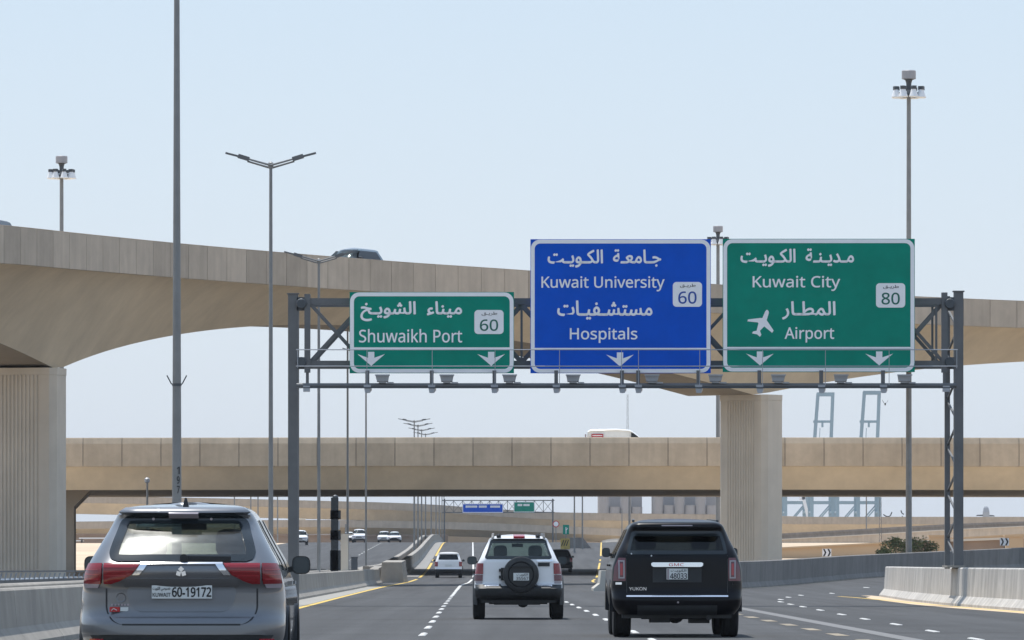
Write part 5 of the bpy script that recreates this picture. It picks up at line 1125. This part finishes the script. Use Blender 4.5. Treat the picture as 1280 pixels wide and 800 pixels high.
# ---- plain SUV / saloon shapes for the distant traffic
def far_params(paint, kind='suv', **kw):
    if kind == 'suv':
        q = dict(L=4.6, z0=.34, ztop=1.72, zu=.28, w=[(.34, .84), (.5, .9), (.9, .9), (1.1, .86), (1.2, .82), (1.45, .71), (1.6, .62), (1.67, .52), (1.72, .15)],
            yr=[(.34, .15), (.45, .03), (.6, .0), (.66, .06), (1.1, .1), (1.2, .14), (1.58, .35), (1.63, .3), (1.68, .6), (1.72, 1.4)], yf=[(.34, 4.4), (.6, 4.58), (.9, 4.5), (1.0, 4.2), (1.08, 3.5), (1.6, 2.75), (1.72, 2.2)],
            rw=(1.2, 1.58, [(1.2, .68), (1.58, .56)]), fw=(1.12, 1.6, [(1.12, .70), (1.6, .54)]), sw=(1.14, 1.52, [(1.14, .6), (1.52, .8)], [(1.14, 3.2), (1.52, 2.7)]), belt=1.08, mirror=(3.1, 1.15, .17, .15), wheels=(.9, 3.6), wr=.35, tw=.23)
    else:
        q = dict(L=4.8, z0=.28, ztop=1.45, zu=.2, w=[(.28, .82), (.45, .9), (.75, .9), (.92, .85), (1.0, .78), (1.2, .68), (1.36, .58), (1.41, .46), (1.45, .12)],
            yr=[(.28, .15), (.45, .02), (.7, .03), (.88, .12), (.94, .6), (1.0, .8), (1.32, 1.35), (1.4, 1.6), (1.45, 2.0)], yf=[(.28, 4.6), (.5, 4.78), (.72, 4.7), (.84, 4.2), (.93, 3.5), (1.3, 2.85), (1.4, 2.6), (1.45, 2.3)],
            rw=(.98, 1.34, [(.98, .70), (1.34, .54)]), fw=(.95, 1.34, [(.95, .72), (1.34, .53)]), sw=(.97, 1.3, [(.97, 1.0), (1.3, 1.4)], [(.97, 3.3), (1.3, 2.85)]), belt=.93, mirror=(3.2, 1.0, .17, .12), wheels=(.95, 3.75), wr=.32, tw=.21, zgrille=.6)
    q.update(paint=paint, bul=.08, rr=[(.3, .25), (1.7, .12)], glass=M['g_dark'], sglass=M['g_dark'], seats=(), frit=.04, rwr=.06, border=False, flare=kind == 'suv'); q.update(kw); return q
def far_extra(r, p, r2, W, YR):
    zb = p['belt']
    for sx in (-1, 1): taillight('tail_lamp', p, r2, r, [zb-.32, zb-.02], [(0, W(zb-.15)-.2)], [(0, W(zb-.15)-.01)], M['red'], sx, .02, .03, 4)
    patch('bumper', p, r2, [p['z0']+.04, .55], C_(-.8), C_(.8), M['clad'], r, .03, .05, 8)
    y = r2(0, zb-.22, 0).y - .02; MB().bb(-.22, .22, y-.01, y, zb-.30, zb-.19).build('number_plate', M['plate'], r)
make_car('white_suv', wx(560.5, 392), 392, .0, 'small white SUV ahead in the left lane, just before the shade of the low bridge', far_params(M['p_white'], w=[(.34, .84), (.5, .9), (.9, .9), (1.1, .86), (1.2, .82), (1.45, .74), (1.62, .66), (1.68, .56), (1.72, .2)], zclad=.62), extra=far_extra, cat='SUV', detail=False)
make_car('dark_suv', wx(700, 430), 430, .004, 'black SUV far ahead, half hidden behind the silver SUV', far_params(M['p_black']), extra=far_extra, cat='SUV', detail=False)
wh = far_params(M['p_white'], 'suv'); ws = far_params(M['p_white'], 'saloon')
make_car('white_car', wx(449, 745), 745, pi, 'white oncoming car, larger of the pair on the opposite road left of the median', wh, 'oncoming cars', detail=False, extra=far_extra)
make_car('white_car', wx(493, 800), 800, pi, 'white oncoming saloon nearest the median barrier under the low bridge', ws, 'oncoming cars', detail=False, extra=far_extra)
make_car('white_car', wx(480, 860), 860, pi, 'white oncoming car behind and between the other two, partly hidden', wh, 'oncoming cars', detail=False, extra=far_extra)
make_car('dark_windowed_car', wx(375, 690), 690, pi, 'white oncoming car with dark windscreen glimpsed beside the left gantry leg', wh, 'oncoming cars', detail=False, extra=far_extra)
make_car('white_car', wx(437, 820), 820, pi, 'white oncoming car half hidden behind a lamp post and the larger white car', ws, 'oncoming cars', detail=False, extra=far_extra)
# cars on the flyover and the van on the low bridge
def on_fly(px, inset, drop=1.2):
    s = arc_of(px, FLY); c, t, nn = ffr(s); q_ = c + nn*inset; return q_.x, q_.y, c.z - drop, math.atan2(-t.x, t.y)
x, y, z_, a = on_fly(513, 3.4, .9); r = make_car('blue_grey_suv', x, y, a + pi, 'blue grey SUV driving on the high flyover, only its roof and windows visible', far_params(M['p_blue'], glass=M['g_dark']), cat='SUV', detail=False, z=z_, extra=far_extra); r.location.y = y
x, y, z_, a = on_fly(70, 3.2, 1.15); r = make_car('dark_car', x, y, a + pi, 'dark car roof just showing over the flyover parapet at the left edge', far_params(M['p_black'], 'suv'), cat='car', detail=False, z=z_, extra=far_extra)
Dv = 426; zv = wz(546.5, 412) - 1.05; vx = (wx(733, Dv) + wx(808, Dv))/2; VL = wx(808, Dv) - wx(733, Dv)
r = root('white_van', (vx, Dv, zv), 'white panel van with red and white side lettering crossing the low bridge', 'van')
pr = [(-VL/2, .35), (-VL/2-.02, 1.0), (-VL/2+.08, 1.78), (-VL/2+.3, 1.92), (0, 1.96), (VL/2-1.3, 1.90), (VL/2-1.05, 1.80), (VL/2-.35, 1.25), (VL/2-.02, 1.05), (VL/2, .4)]
m = MB(); m.loft([[(x, s*.95*k_, .35 + (z_-.35)*q_) for x, z_ in pr] for s, k_, q_ in ((-1, .84, .985), (-1, .93, .97), (-1, 1, .93), (1, 1, .93), (1, .93, .97), (1, .84, .985))]); m.build('body', M['p_white'], r, smooth=35)
MB().prism([(VL/2-1.12, 1.62), (VL/2-.95, 1.62), (VL/2-.38, 1.15), (VL/2-.9, 1.12), (VL/2-1.12, 1.15)], -.965, -.955).build('side_window', M['frit'], r)
MB().bb(-VL/2+.35, -VL/2+1.2, -.97, -.955, 1.2, 1.56).build('red_panel', M['redlight'], r); MB().bb(-VL/2+.42, -VL/2+1.13, -.975, -.969, 1.42, 1.47).bb(-VL/2+.45, -VL/2+1.1, -.975, -.969, 1.3, 1.335).build('lettering', M['signwhite'], r)
MB().bb(-VL/2+1.35, VL/2-1.2, -.965, -.955, 1.63, 1.65).bb(-VL/2+1.35, VL/2-1.5, -.965, -.955, 1.3, 1.315).build('side_rib', M['lampwhite'], r)
for x in (-VL/2+.8, VL/2-.8):
    for s in (-1, 1): wheel(r, s*0 + x*0, 0, .33, .2) if False else None
for x in (-VL/2+.8, VL/2-.85):
    for s in (-1, 1): MB().lathe([(.2, -.1), (.33, -.1), (.33, .1), (.2, .1)], (x, s*.82, .33), 20, 'Y').build('wheel', M['rubber'], r)
MB().bb(-VL/2-.12, -VL/2-.02, -.9, -.75, 1.3, 1.55).build('rear_lamp', M['lens'], r)
# ================================================================== haze
hz = MB().bb(-9500, 9500, -120, 9400, -1.2, 140)
hm = bpy.data.materials.new('haze_air'); hm.use_nodes = True; n = hm.node_tree.nodes; n.clear(); o_ = n.new('ShaderNodeOutputMaterial'); pv = n.new('ShaderNodeVolumePrincipled')
pv.inputs['Color'].default_value = (.80, .88, 1.0, 1); pv.inputs['Density'].default_value = .00006; pv.inputs['Anisotropy'].default_value = 0.1
hm.node_tree.links.new(pv.outputs[0], o_.inputs['Volume'])
tag(hz.build('haze', hm), kind='stuff')
